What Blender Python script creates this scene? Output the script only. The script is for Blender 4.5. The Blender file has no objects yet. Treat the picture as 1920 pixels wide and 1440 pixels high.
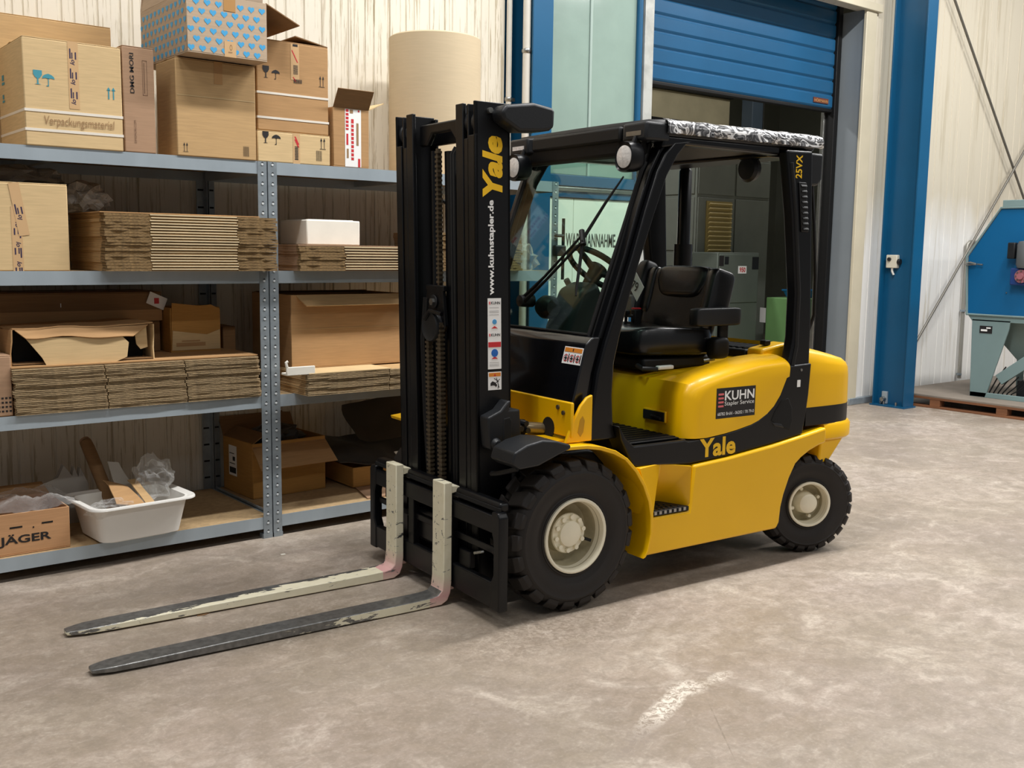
import bpy, math, random
from mathutils import Matrix, Vector, noise as mnoise
S = bpy.context.scene
COL = S.collection
PI = math.pi
R = math.radians
random.seed(7)

# ------------------------------------------------------------------ camera
YAW, PITCH, ROLL, FPX = R(38.6), R(-7.33), R(0.79), 1930.0
fw = Vector((math.sin(YAW)*math.cos(PITCH), math.cos(YAW)*math.cos(PITCH), math.sin(PITCH)))
rt = Vector((math.cos(YAW), -math.sin(YAW), 0)); up = rt.cross(fw)
rt2 = rt*math.cos(ROLL) + up*math.sin(ROLL); up2 = up*math.cos(ROLL) - rt*math.sin(ROLL)
cam = bpy.data.cameras.new('camera'); cam.sensor_fit = 'HORIZONTAL'; cam.sensor_width = 36
cam.lens = FPX/1920*36; cam.clip_start = .05; cam.clip_end = 200
camo = bpy.data.objects.new('camera', cam); COL.objects.link(camo)
M = Matrix((rt2, up2, -fw)).transposed().to_4x4(); M.translation = (0, 0, 1.555)
camo.matrix_world = M
S.camera = camo

# ------------------------------------------------------------------ light, exposure
S.view_settings.view_transform = 'Standard'
S.view_settings.look = 'None'
S.view_settings.gamma = 1
S.view_settings.use_curve_mapping = False
S.view_settings.exposure = 0.17
W = bpy.data.worlds.new('hall_light'); S.world = W; W.use_nodes = True
W.node_tree.nodes['Background'].inputs[0].default_value = (.97, .985, 1.0, 1)
W.node_tree.nodes['Background'].inputs[1].default_value = .16
def area(name, loc, sx, sy, power, col=(1, .985, .965), rot=(0, 0, 0)):
    l = bpy.data.lights.new(name, 'AREA'); l.shape = 'RECTANGLE'; l.size = sx; l.size_y = sy
    l.energy = power; l.color = col
    o = bpy.data.objects.new(name, l); COL.objects.link(o); o.location = loc; o.rotation_euler = rot
    return o
# rows of ceiling tube lamps running along the hall
for x, p in ((-1.5, 70), (2.0, 170), (5.5, 265), (9.0, 235), (12.5, 180)):
    area('ceiling_lamp_light', (x, 3.0, 6.2), 2.2, .30, p)
    area('ceiling_lamp_light', (x, -2.2, 6.2), 2.2, .30, p*.30)
area('ceiling_lamp_light', (7.2, 9.0, 5.0), 1.6, .4, 95)
area('ceiling_lamp_light', (11.5, 8.0, 5.0), 1.6, .4, 30)

# ------------------------------------------------------------------ mesh helpers
def lin(h):
    if isinstance(h, str):
        c = [int(h[i:i+2], 16)/255 for i in (0, 2, 4)]
    else:
        c = h
    return tuple(((x+.055)/1.055)**2.4 if x > .04045 else x/12.92 for x in c) + (1,)

class MB:
    def __init__(s): s.v = []; s.f = []; s.mi = []
    def add(s, vs, fs, mi=0):
        n = len(s.v); s.v += [tuple(q) for q in vs]
        for f in fs: s.f.append([n+i for i in f]); s.mi.append(mi)
        return s
    def box(s, x0, x1, y0, y1, z0, z1, mi=0):
        return s.add([(x0,y0,z0),(x1,y0,z0),(x1,y1,z0),(x0,y1,z0),(x0,y0,z1),(x1,y0,z1),(x1,y1,z1),(x0,y1,z1)],
                     [(0,3,2,1),(4,5,6,7),(0,1,5,4),(1,2,6,5),(2,3,7,6),(3,0,4,7)], mi)
    def obox(s, c, u, v, w, mi=0):
        c, u, v, w = Vector(c), Vector(u), Vector(v), Vector(w)
        vs = [c + a*u + b*v + d*w for d in (-1, 1) for a, b in ((-1,-1),(1,-1),(1,1),(-1,1))]
        return s.add(vs, [(0,3,2,1),(4,5,6,7),(0,1,5,4),(1,2,6,5),(2,3,7,6),(3,0,4,7)], mi)
    def prism(s, poly, axis, a, b, mi=0):
        n = len(poly)
        if axis == 'y': vs = [(p[0], a, p[1]) for p in poly] + [(p[0], b, p[1]) for p in poly]
        elif axis == 'x': vs = [(a, p[0], p[1]) for p in poly] + [(b, p[0], p[1]) for p in poly]
        else: vs = [(p[0], p[1], a) for p in poly] + [(p[0], p[1], b) for p in poly]
        return s.add(vs, [list(range(n))] + [list(range(2*n-1, n-1, -1))] + [(i, n+i, n+(i+1) % n, (i+1) % n) for i in range(n)], mi)
    def tube(s, pts, r, n=10, closed=False, mi=0):
        pts = [Vector(p) for p in pts]; m = len(pts); rings = []
        rr = r if isinstance(r, (list, tuple)) else [r]*m
        pu = None
        for i, p in enumerate(pts):
            a = pts[i-1] if (i > 0 or closed) else p
            b = pts[(i+1) % m] if (i < m-1 or closed) else p
            t = (b-a)
            t = t.normalized() if t.length > 1e-9 else Vector((0, 0, 1))
            if pu is None:
                pu = t.cross(Vector((0, 0, 1)))
                if pu.length < .1: pu = t.cross(Vector((0, 1, 0)))
            u = (pu - t*pu.dot(t)).normalized(); pu = u
            w = t.cross(u)
            rings.append([p + rr[i]*(u*math.cos(2*PI*k/n) + w*math.sin(2*PI*k/n)) for k in range(n)])
        vs = [q for g in rings for q in g]; fs = []
        for i in range(m if closed else m-1):
            j = (i+1) % m
            for k in range(n): fs.append((i*n+k, i*n+(k+1) % n, j*n+(k+1) % n, j*n+k))
        if not closed: fs += [list(range(n-1, -1, -1)), list(range((m-1)*n, m*n))]
        return s.add(vs, fs, mi)
    def lathe(s, prof, c, axis='y', n=32, mi=0, closed=False):
        c = Vector(c); vs = []; fs = []; m = len(prof)
        for r, h in prof:
            for k in range(n):
                a = 2*PI*k/n; ca, sa = r*math.cos(a), r*math.sin(a)
                vs.append(c + (Vector((ca, h, sa)) if axis == 'y' else Vector((h, ca, sa)) if axis == 'x' else Vector((ca, sa, h))))
        for i in range(m if closed else m-1):
            j = (i+1) % m
            for k in range(n): fs.append((i*n+k, i*n+(k+1) % n, j*n+(k+1) % n, j*n+k))
        if not closed:
            if prof[0][0] > 1e-6: fs.append(list(range(n)))
            if prof[-1][0] > 1e-6: fs.append(list(range((m-1)*n, m*n)))
        return s.add(vs, fs, mi)
    def cyl(s, p, q, r, n=16, mi=0): return s.tube([p, q], r, n, mi=mi)
    def loft(s, rings, mi=0, cap=True, closed=True):
        n = len(rings[0]); m = len(rings); vs = [q for g in rings for q in g]; fs = []
        for i in range(m-1):
            for k in range(n if closed else n-1): fs.append((i*n+k, i*n+(k+1) % n, (i+1)*n+(k+1) % n, (i+1)*n+k))
        if cap: fs += [list(range(n-1, -1, -1)), list(range((m-1)*n, m*n))]
        return s.add(vs, fs, mi)
    def map(s, fn): s.v = [tuple(fn(*q)) for q in s.v]; return s
    def mesh(s, name, mats, smooth=None):
        me = bpy.data.meshes.new(name); me.from_pydata(s.v, [], s.f)
        for m in (mats if isinstance(mats, (list, tuple)) else [mats]): me.materials.append(m)
        me.polygons.foreach_set('material_index', s.mi)
        import bmesh
        b = bmesh.new(); b.from_mesh(me); bmesh.ops.recalc_face_normals(b, faces=b.faces); b.to_mesh(me); b.free()
        if smooth:
            me.polygons.foreach_set('use_smooth', [True]*len(me.polygons)); me.set_sharp_from_angle(angle=R(smooth))
        me.update(); return me
    def build(s, name, mats, parent=None, bevel=0, seg=2, smooth=40, subsurf=0):
        o = bpy.data.objects.new(name, s.mesh(name, mats, smooth)); COL.objects.link(o)
        if parent: o.parent = parent
        if bevel:
            b = o.modifiers.new('bevel', 'BEVEL'); b.width = bevel; b.segments = seg; b.limit_method = 'ANGLE'
            b.angle_limit = R(32); b.use_clamp_overlap = True
        if subsurf:
            b = o.modifiers.new('sub', 'SUBSURF'); b.levels = b.render_levels = subsurf
        return o
def B(*a): return MB().box(*a)
def empty(name, loc=(0, 0, 0), rz=0):
    o = bpy.data.objects.new(name, None); COL.objects.link(o); o.location = loc; o.rotation_euler = (0, 0, rz)
    o.empty_display_size = .1
    return o
def tag(o, label=None, cat=None, group=None, kind=None):
    if label: o['label'] = label
    if cat: o['category'] = cat
    if group: o['group'] = group
    if kind: o['kind'] = kind
    return o
def st(o): o['kind'] = 'structure'; return o
def inst(src, name, parent=None, loc=None, rz=None):
    c = src.copy(); c.name = name; COL.objects.link(c); c.parent = parent
    if loc is not None: c.location = loc
    if rz is not None: c.rotation_euler = (0, 0, rz)
    return c
def text(s, mat, parent, p, u, v, w, h, name='lettering', bold=0.0, shear=0.0, ext=.0006, fit=True):
    """lettering with its lower left corner at p, running along u, letters standing along v, fitted to w x h"""
    cu = bpy.data.curves.new('t', 'FONT'); cu.body = s; cu.size = 1; cu.offset = bold; cu.shear = shear; cu.resolution_u = 3
    cu.extrude = .0
    t = bpy.data.objects.new('t', cu); COL.objects.link(t)
    dg = bpy.context.evaluated_depsgraph_get()
    me = bpy.data.meshes.new_from_object(t.evaluated_get(dg)); bpy.data.objects.remove(t)
    xs = [q.co.x for q in me.vertices]; ys = [q.co.y for q in me.vertices]
    x0, x1, y0, y1 = min(xs), max(xs), min(ys), max(ys)
    u = Vector(u).normalized(); v = Vector(v).normalized(); nn = u.cross(v); p = Vector(p)
    for q in me.vertices:
        a = (q.co.x-x0)/(x1-x0)*w; b = (q.co.y-y0)/(y1-y0)*h
        q.co = p + u*a + v*b + nn*ext
    me.materials.clear(); me.materials.append(mat); me.update()
    o = bpy.data.objects.new(name, me); COL.objects.link(o); o.parent = parent
    return o

# ------------------------------------------------------------------ material helpers
def _nt(name):
    m = bpy.data.materials.new(name); m.use_nodes = True; nt = m.node_tree
    return m, nt, nt.nodes['Principled BSDF']
def N(nt, t, **k):
    n = nt.nodes.new(t)
    for a, b in k.items(): setattr(n, a, b)
    return n
def coords(nt, scale=(1, 1, 1), kind='Object'):
    tc = N(nt, 'ShaderNodeTexCoord'); mp = N(nt, 'ShaderNodeMapping'); mp.inputs['Scale'].default_value = scale
    nt.links.new(tc.outputs[kind], mp.inputs[0]); return mp.outputs[0]
def noise(nt, vec, scale, detail=3, rough=.55, dist=0):
    n = N(nt, 'ShaderNodeTexNoise'); n.inputs['Scale'].default_value = scale; n.inputs['Detail'].default_value = detail
    n.inputs['Roughness'].default_value = rough; n.inputs['Distortion'].default_value = dist
    if vec is not None: nt.links.new(vec, n.inputs['Vector'])
    return n.outputs['Fac']
def ramp(nt, fac, stops):
    r = N(nt, 'ShaderNodeValToRGB'); e = r.color_ramp.elements
    while len(e) < len(stops): e.new(.5)
    for i, (p, c) in enumerate(stops):
        e[i].position = p; e[i].color = c if len(c) == 4 else (*c, 1)
    nt.links.new(fac, r.inputs[0]); return r.outputs[0]
def mix(nt, fac, a, b, mode='MIX'):
    m = N(nt, 'ShaderNodeMix', data_type='RGBA', blend_type=mode)
    for s, x in ((0, fac), (6, a), (7, b)):
        if isinstance(x, (int, float)): m.inputs[s].default_value = x
        elif isinstance(x, tuple): m.inputs[s].default_value = x
        else: nt.links.new(x, m.inputs[s])
    return m.outputs[2]
def math_(nt, op, a, b=None, clamp=False):
    m = N(nt, 'ShaderNodeMath', operation=op, use_clamp=clamp)
    for i, x in enumerate((a, b)):
        if x is None: continue
        if isinstance(x, (int, float)): m.inputs[i].default_value = x
        else: nt.links.new(x, m.inputs[i])
    return m.outputs[0]
def bump(nt, p, h, strength=.2, dist=.01):
    b = N(nt, 'ShaderNodeBump'); b.inputs['Strength'].default_value = strength; b.inputs['Distance'].default_value = dist
    nt.links.new(h, b.inputs['Height']); nt.links.new(b.outputs[0], p.inputs['Normal'])
BW = ((0, 0, 0), (1, 1, 1))
def pm(name, col, rough=.5, metal=0, var=.0, vs=4, stretch=(1, 1, 1), bmp=0, bs=60, coat=0, spec=.5, col2=None, trans=0, alpha=1):
    m, nt, p = _nt(name); c = lin(col)
    p.inputs['Roughness'].default_value = rough; p.inputs['Metallic'].default_value = metal
    p.inputs['Specular IOR Level'].default_value = spec
    if coat: p.inputs['Coat Weight'].default_value = coat; p.inputs['Coat Roughness'].default_value = .08
    vec = coords(nt, stretch)
    if var or col2:
        d = lin(col2) if col2 else tuple(x*(1-var) for x in c[:3]) + (1,)
        f = noise(nt, vec, vs, 4)
        nt.links.new(ramp(nt, f, [(.35, d), (.65, c)]), p.inputs['Base Color'])
    else:
        f = noise(nt, vec, vs, 2)
        nt.links.new(mix(nt, math_(nt, 'MULTIPLY', f, .08), c, tuple(x*.8 for x in c[:3]) + (1,)), p.inputs['Base Color'])
    if bmp: bump(nt, p, noise(nt, vec, bs, 3), bmp, .004)
    if trans: p.inputs['Transmission Weight'].default_value = trans
    if alpha < 1: p.inputs['Alpha'].default_value = alpha
    return m

def cardboard(name, col, dark=.86):
    m, nt, p = _nt(name); c = lin(col); d = tuple(x*dark for x in c[:3]) + (1,)
    v = coords(nt, (1, 1, 14)); v2 = coords(nt, (1, 1, 1))
    f1 = noise(nt, v, 9, 4); f2 = noise(nt, v2, 2.2, 3)
    a = mix(nt, ramp(nt, f1, [(.35, (0,0,0)), (.7, (1,1,1))]), d, c)
    a = mix(nt, math_(nt, 'MULTIPLY', ramp(nt, f2, [(.4, (0,0,0)), (.75, (1,1,1))]), .35), a, tuple(min(1, x*1.12) for x in c[:3]) + (1,))
    nt.links.new(a, p.inputs['Base Color']); p.inputs['Roughness'].default_value = .78; p.inputs['Specular IOR Level'].default_value = .25
    bump(nt, p, f1, .12, .002)
    return m

# paints and plastics
M_YEL = pm('yellow_paint', 'F0B900', .36, var=.05, vs=2, coat=.12, spec=.4)
M_BLK = pm('black_satin_paint', '0B0C0F', .38, var=.15, vs=6, bmp=.05, bs=180, spec=.32)
M_BLK2 = pm('black_frame_paint', '090A0D', .30, var=.1, vs=5, spec=.35)
M_GRY = pm('charcoal_plastic', '1A1C1F', .46, var=.1, vs=8, bmp=.12, bs=260, spec=.38)
M_RUB = pm('tyre_rubber', '211D1B', .62, var=.18, vs=5, bmp=.1, bs=90, spec=.4)
M_RUBD = pm('dark_rubber', '0C0C0D', .55, bmp=.05, bs=120, spec=.35)
M_VINYL = pm('black_seat_vinyl', '0E0F12', .30, bmp=.1, bs=150, coat=.1)
M_CREAM = pm('cream_wheel_paint', 'EFE8D0', .40, var=.06, vs=9)
M_CHAIN = pm('greasy_chain_steel', '5E5240', .5, metal=.3, var=.5, vs=40)
M_STEEL = pm('bright_steel', 'A8A8A4', .28, metal=.9, var=.15, vs=20)
M_WHITE = pm('white_plastic', 'EEECE6', .4, var=.03)
M_LABEL = pm('white_label_paper', 'F2F2F0', .55)
M_RED = pm('red_print', 'C8282F', .55)
M_LRED = pm('light_red_print', 'DF6C70', .55)
M_BLUEP = pm('blue_print', '1E63B8', .55)
M_ORANGE = pm('orange_print', 'D98428', .55)
M_BLKP = pm('black_print', '1A1718', .6)
M_DPUR = pm('violet_print', '2E2446', .6)
M_TEAL = pm('teal_print', '3E90A0', .65)
M_YELP = pm('yellow_print', 'F6C316', .5)
M_WHP = pm('white_print', 'F4F4F2', .5)
M_BRNP = pm('pencil_print', '9A7A55', .8)
M_HEART = pm('blue_heart_print', '3F9FD2', .6)
M_BLUE = pm('blue_steel_paint', '0B547C', .38, var=.12, vs=1.5, bmp=.03, bs=40)
M_BLUED = pm('blue_machine_paint', '0C6296', .36, var=.1, vs=1.2)
M_TEALG = pm('grey_green_machine_paint', '7F9696', .45, var=.1, vs=2)
M_GALV = pm('galvanised_steel', 'A9B5BD', .36, metal=.22, var=.12, vs=6, stretch=(1, 1, .4))
M_GALVD = pm('galvanised_post', '97A1A8', .34, metal=.3, var=.2, vs=18)
M_CHIP = pm('chipboard', 'B99D75', .7, var=.2, vs=40, bmp=.08, bs=120)
M_C1 = cardboard('cardboard_tan', 'C2A072')
M_C2 = cardboard('cardboard_pale', 'D6BA8C')
M_C3 = cardboard('cardboard_pinkish', 'AD8C70')
M_C4 = cardboard('cardboard_ochre', 'B58749')
M_C5 = cardboard('cardboard_brown', '8C6C4A')
M_C6 = cardboard('cardboard_kraft', 'B79064')
M_CEDGE = cardboard('cardboard_edge', 'E4CEA6', .8)
M_TORN = pm('torn_corrugated_edge', '96794F', .9, var=.5, vs=70, stretch=(1, 1, 3), bmp=.8, bs=160)
M_PAPER = cardboard('cream_corrugated_paper', 'CDBB9C', .94)
M_TAPE = pm('brown_packing_tape', 'B48955', .25, var=.05)
M_TAPEP = pm('clear_packing_tape', 'D0AC80', .22, var=.05)
M_STRAP = pm('white_strap', 'E4DDD0', .5)
M_DARK = pm('dark_void', '0B0A09', .9)
M_WOOD = pm('pallet_wood', '8A5A3A', .8, var=.35, vs=12, stretch=(1, .12, 1), bmp=.2, bs=60)
M_FOAM = pm('white_polystyrene', 'EDE9DD', .7, var=.06, vs=10)
M_GFILM = pm('dark_grey_film', '3A3836', .35, var=.3, vs=6, bmp=.4, bs=12)
def mk_wrap(name, col, alpha, rough=.12):
    m, nt, p = _nt(name); p.inputs['Base Color'].default_value = lin(col); p.inputs['Roughness'].default_value = rough
    p.inputs['Alpha'].default_value = alpha; p.inputs['Specular IOR Level'].default_value = .9
    if alpha < .5:
        p.inputs['Alpha'].default_value = 1; t = N(nt, 'ShaderNodeBsdfTransparent'); lw = N(nt, 'ShaderNodeLayerWeight'); x = N(nt, 'ShaderNodeMixShader')
        k = math_(nt, 'ADD', math_(nt, 'MULTIPLY', math_(nt, 'POWER', lw.outputs['Facing'], 3), .5), alpha)
        nt.links.new(k, x.inputs[0]); nt.links.new(t.outputs[0], x.inputs[1]); nt.links.new(p.outputs[0], x.inputs[2]); nt.links.new(x.outputs[0], nt.nodes['Material Output'].inputs[0])
    v = coords(nt); bump(nt, p, noise(nt, v, 22, 4, .6, 1.2), .9, .02); return m
M_WRAP = mk_wrap('clear_bubble_wrap', 'F4F4F2', .10, .06)
M_BAG = mk_wrap('dusty_plastic_bag', '8C857B', .8, .3)
def mk_glass():
    m = bpy.data.materials.new('windscreen_glass'); m.use_nodes = True; nt = m.node_tree
    for n in list(nt.nodes): nt.nodes.remove(n)
    o = N(nt, 'ShaderNodeOutputMaterial'); t = N(nt, 'ShaderNodeBsdfTransparent'); g = N(nt, 'ShaderNodeBsdfGlossy')
    v = coords(nt); c = mix(nt, noise(nt, v, 3, 2), lin('D3E8E0'), lin('DDEDE6')); nt.links.new(c, t.inputs[0])
    g.inputs['Roughness'].default_value = .03; f = N(nt, 'ShaderNodeLayerWeight'); f.inputs[0].default_value = .5
    ff = math_(nt, 'ADD', math_(nt, 'MULTIPLY', math_(nt, 'POWER', f.outputs['Facing'], 4), .55), .025)
    x = N(nt, 'ShaderNodeMixShader'); nt.links.new(ff, x.inputs[0]); nt.links.new(t.outputs[0], x.inputs[1]); nt.links.new(g.outputs[0], x.inputs[2])
    nt.links.new(x.outputs[0], o.inputs[0]); return m
M_GLASS = mk_glass()
def mk_lens():
    m = pm('lamp_lens', 'E2DEDA', .12, var=.2, vs=60, bmp=.5, bs=70, coat=.6); return m
M_LENS = mk_lens()

def mk_floor():
    m, nt, p = _nt('polished_concrete'); v = coords(nt)
    big = noise(nt, v, .55, 4, .6, .6); mid = noise(nt, v, 2.6, 6, .62, 1.4); fine = noise(nt, v, 16, 5, .65, .6)
    str_ = noise(nt, coords(nt, (1.0, 1.7, 1)), 7, 8, .7, 1.2)
    c = ramp(nt, big, [(.3, lin('958A80')), (.5, lin('A6998D')), (.72, lin('B2A89F'))])
    c = mix(nt, math_(nt, 'MULTIPLY', ramp(nt, mid, [(.36, (1,1,1)), (.54, (0,0,0))]), .55), c, lin('8F8375'))
    c = mix(nt, math_(nt, 'MULTIPLY', ramp(nt, mid, [(.55, (0,0,0)), (.70, (1,1,1))]), .55), c, lin('CDC3B7'))
    c = mix(nt, math_(nt, 'MULTIPLY', ramp(nt, str_, [(.36, (1,1,1)), (.50, (0,0,0))]), .5), c, lin('948879'))
    c = mix(nt, math_(nt, 'MULTIPLY', ramp(nt, str_, [(.53, (0,0,0)), (.70, (1,1,1))]), .35), c, lin('CDC3B8'))
    hue = noise(nt, v, 1.1, 3, .5, .5)
    c = mix(nt, .55, c, mix(nt, ramp(nt, hue, [(.35, (0,0,0)), (.65, (1,1,1))]), mix(nt, 1.0, c, (1.0, .985, .90, 1), 'MULTIPLY'), mix(nt, 1.0, c, (1.0, .955, .93, 1), 'MULTIPLY')))
    c = mix(nt, math_(nt, 'MULTIPLY', ramp(nt, fine, [(.38, (1,1,1)), (.56, (0,0,0))]), .45), c, lin('83786B'))
    gr = noise(nt, v, 70, 4, .7)
    c = mix(nt, math_(nt, 'MULTIPLY', ramp(nt, gr, [(.40, (1,1,1)), (.55, (0,0,0))]), .22), c, lin('7A6F63'))
    c = mix(nt, math_(nt, 'MULTIPLY', ramp(nt, gr, [(.58, (0,0,0)), (.70, (1,1,1))]), .25), c, lin('CFC6BB'))
    sp = N(nt, 'ShaderNodeTexVoronoi'); sp.inputs['Scale'].default_value = 3.1; nt.links.new(v, sp.inputs['Vector'])
    c = mix(nt, ramp(nt, sp.outputs['Distance'], [(.02, (.6,.6,.6)), (.05, (0,0,0))]), c, lin('5E554C'))
    pos = N(nt, 'ShaderNodeSeparateXYZ'); nt.links.new(v, pos.inputs[0])
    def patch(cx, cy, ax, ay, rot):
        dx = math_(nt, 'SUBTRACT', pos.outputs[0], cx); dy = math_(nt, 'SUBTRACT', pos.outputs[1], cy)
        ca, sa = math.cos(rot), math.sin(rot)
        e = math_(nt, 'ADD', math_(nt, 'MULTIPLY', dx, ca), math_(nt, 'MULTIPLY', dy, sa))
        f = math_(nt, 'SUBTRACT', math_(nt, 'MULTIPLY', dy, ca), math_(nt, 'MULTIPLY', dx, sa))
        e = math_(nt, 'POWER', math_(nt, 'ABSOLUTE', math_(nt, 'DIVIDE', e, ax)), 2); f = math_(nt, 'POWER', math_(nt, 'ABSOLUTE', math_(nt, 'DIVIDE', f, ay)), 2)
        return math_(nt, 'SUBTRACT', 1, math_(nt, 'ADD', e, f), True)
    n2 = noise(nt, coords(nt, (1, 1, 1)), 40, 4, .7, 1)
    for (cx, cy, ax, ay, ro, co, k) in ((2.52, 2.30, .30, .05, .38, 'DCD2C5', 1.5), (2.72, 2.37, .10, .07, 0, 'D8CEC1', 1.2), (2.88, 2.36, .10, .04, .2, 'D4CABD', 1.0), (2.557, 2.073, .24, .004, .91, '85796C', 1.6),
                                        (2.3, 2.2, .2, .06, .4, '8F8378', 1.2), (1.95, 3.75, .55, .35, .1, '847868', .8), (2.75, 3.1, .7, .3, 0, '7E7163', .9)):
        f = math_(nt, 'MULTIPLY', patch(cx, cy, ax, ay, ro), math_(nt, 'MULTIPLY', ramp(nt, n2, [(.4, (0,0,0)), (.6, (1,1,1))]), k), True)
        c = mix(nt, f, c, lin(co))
    nt.links.new(c, p.inputs['Base Color'])
    nt.links.new(ramp(nt, mid, [(.3, (.36,)*3), (.7, (.52,)*3)]), p.inputs['Roughness'])
    p.inputs['Specular IOR Level'].default_value = .45
    bump(nt, p, fine, .08, .003); return m
M_FLOOR = mk_floor()

def mk_wall(name, base, low, zlow, streak, amount, sx=26):
    m, nt, p = _nt(name); v = coords(nt, (1, 1, .035)); v2 = coords(nt)
    f = noise(nt, v, sx, 5, .7, .2); f2 = noise(nt, coords(nt, (1, 1, .25)), 3, 4, .6)
    pos = N(nt, 'ShaderNodeSeparateXYZ'); nt.links.new(v2, pos.inputs[0])
    zf = ramp(nt, math_(nt, 'ADD', math_(nt, 'SUBTRACT', pos.outputs[2], zlow), math_(nt, 'ADD', math_(nt, 'MULTIPLY', f2, .7 if zlow > 1 else .1), .1)), [(0, (1,1,1)), (.5 if zlow > 1 else .06, (0,0,0))])
    c = mix(nt, zf, lin(base), lin(low))
    k = math_(nt, 'MULTIPLY', ramp(nt, f, [(.55, (0,0,0)), (.60, (1,1,1))]), amount)
    k = math_(nt, 'MULTIPLY', k, ramp(nt, f2, [(.3, (.25,)*3), (.6, (1,)*3)]))
    c = mix(nt, k, c, lin(streak))
    nt.links.new(c, p.inputs['Base Color']); p.inputs['Roughness'].default_value = .55; bump(nt, p, f, .1, .003); return m
M_WALL = mk_wall('cream_sheet_wall', 'DBD4C4', 'E4E1D8', .42, '9A8A68', .75, 58)
M_WALLR = mk_wall('cream_sheet_wall_light', 'D2C9B5', 'EBE9E4', 2.15, 'A89A7C', .4, 12)
M_ROOM2 = pm('back_hall_wall_paint', '83867A', .7, var=.15, vs=1)
# ================================================================== structure
st(B(-7, 18, -6, 13.2, -.1, 0).build('floor', M_FLOOR, smooth=None))
def ribbed(name, x0, x1, z0, z1, mat, pitch=.105, y=6.2):
    m = MB(); pts = []; x = x0; k = 0
    while x < x1-.02:
        w = pitch*(.62 if k % 3 == 1 else 1.15); g = .009
        pts += [(x, y), (x+w-g*2, y), (x+w-g*1.5, y+.007), (x+w-g*.5, y+.007)]; x += w; k += 1
    pts += [(x1, y), (x1, y+.12), (x0, y+.12)]
    m.prism(pts, 'z', z0, z1); return st(m.build(name, mat, smooth=None))
ribbed('wall_back_left', -4.0, 4.60, 0, 6.3, M_WALL, y=5.90)
st(B(4.58, 4.95, 6.19, 6.28, 0, 6.3).build('wall_back_return', M_WALL, smooth=None))
ribbed('wall_back_right', 9.46, 17.0, 0, 6.3, M_WALLR, .25)
ribbed('wall_back_lintel', 6.24, 9.46, 4.02, 6.3, M_WALLR, .25)
st(B(-4, 4.59, 5.885, 5.9, .0, .10).build('baseboard_left', pm('grey_base_strip', 'B9B4A4', .6, var=.1)))
# partition beside the roller door: frosted sheets above, white panels below, blue frame
part = st(B(4.9, 6.25, 6.24, 6.30, 0, 6.3).build('wall_partition', pm('partition_core', 'C9CFC8', .6, var=.05)))
M_FROST = pm('frosted_greenish_sheet', '90A69C', .20, var=.14, vs=1.6, bmp=.25, bs=14, coat=.3)
M_WPAN = pm('white_panel_paint', 'EFEDE2', .5, var=.03)
for i, (a, b) in enumerate(((4.95, 5.69), (5.71, 6.21))):
    B(a, b, 6.205, 6.24, 2.16, 6.2).build('frosted_sheet', M_FROST, part, bevel=.008)
B(5.686, 5.714, 6.195, 6.24, 2.16, 6.2).build('sheet_joint', pm('joint_strip', '9DB0A8', .4), part, bevel=.004)
B(4.95, 6.25, 6.18, 6.24, 2.075, 2.16).build('cross_rail', M_BLUE, part, bevel=.004)
B(4.95, 6.25, 6.17, 6.24, 2.035, 2.065).build('steel_rail', M_STEEL, part, bevel=.004)
B(4.95, 6.25, 6.185, 6.24, 1.985, 2.035).build('cross_rail', M_BLUE, part, bevel=.004)
B(4.95, 5.55, 6.2, 6.24, .03, 1.98).build('white_panel', M_WPAN, part, bevel=.003)
B(5.555, 6.2, 6.2, 6.24, .03, 1.98).build('white_panel', M_WPAN, part, bevel=.003)
text('WARENANNAHME', pm('grey_stencil_print', '4A4A48', .6), part, (5.475, 6.198, 1.60), (1, 0, 0), (0, 0, 1), .545, .108, bold=.01)
MB().tube([(6.225, 6.19, 0), (6.225, 6.19, 4.6)], .028, 12).build('edge_pipe', M_BLUE, part)
# door opening: steel post, grey reveal, cream corner strips
st(B(6.262, 6.365, 6.16, 6.3, 0, 4.6).build('trim_1', pm('galvanised_door_post', 'B9BBB6', .5, metal=.2, var=.25, vs=8), bevel=.004))
st(B(9.45, 9.47, 6.215, 6.62, 0, 4.02).build('trim_2', pm('grey_reveal_paint', '868E94', .5, var=.08, vs=2)))
tr = st(B(9.40, 9.58, 6.165, 6.2, 0, 4.02).build('trim_3', pm('cream_corner_strip', 'CFC6AE', .5, var=.08, vs=3), bevel=.006))
B(9.58, 9.63, 6.185, 6.2, 0, 4.0).build('edge_bead', M_WALLR, tr)
st(B(6.36, 9.64, 6.14, 6.2, 4.0, 4.08).build('trim_4', pm('cream_head_strip', 'CFC6AE', .5, var=.08, vs=3), bevel=.006))
st(B(9.44, 9.96, 6.15, 6.21, 0, .07).build('baseboard_right', M_GALVD, bevel=.006))
# roller door
door = st(B(6.36, 9.44, 6.54, 6.56, 3.03, 4.35).build('door_1', pm('door_back_sheet', '0C3A60', .5, var=.05)))
M_RDOOR = pm('roller_door_blue', '205880', .28, var=.1, vs=2, bmp=.08, bs=90)
sl = MB().prism([(6.50, .008), (6.492, .02), (6.492, .118), (6.50, .130), (6.506, .132), (6.506, .140), (6.54, .140), (6.54, 0), (6.506, 0)], 'x', 6.40, 9.40)
s0 = sl.build('slat', M_RDOOR, door, smooth=None); s0.location = (0, 0, 3.06)
for i in range(1, 9): inst(s0, 'slat', door, (0, 0, 3.06+i*.141))
B(6.40, 9.40, 6.49, 6.545, 3.02, 3.06).build('bottom_seal', M_RUBD, door, bevel=.01)
plate = B(9.03, 9.28, 6.483, 6.49, 3.10, 3.15).build('maker_plate', pm('dark_red_plate', '6A3A2C', .4, var=.05), door)
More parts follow.
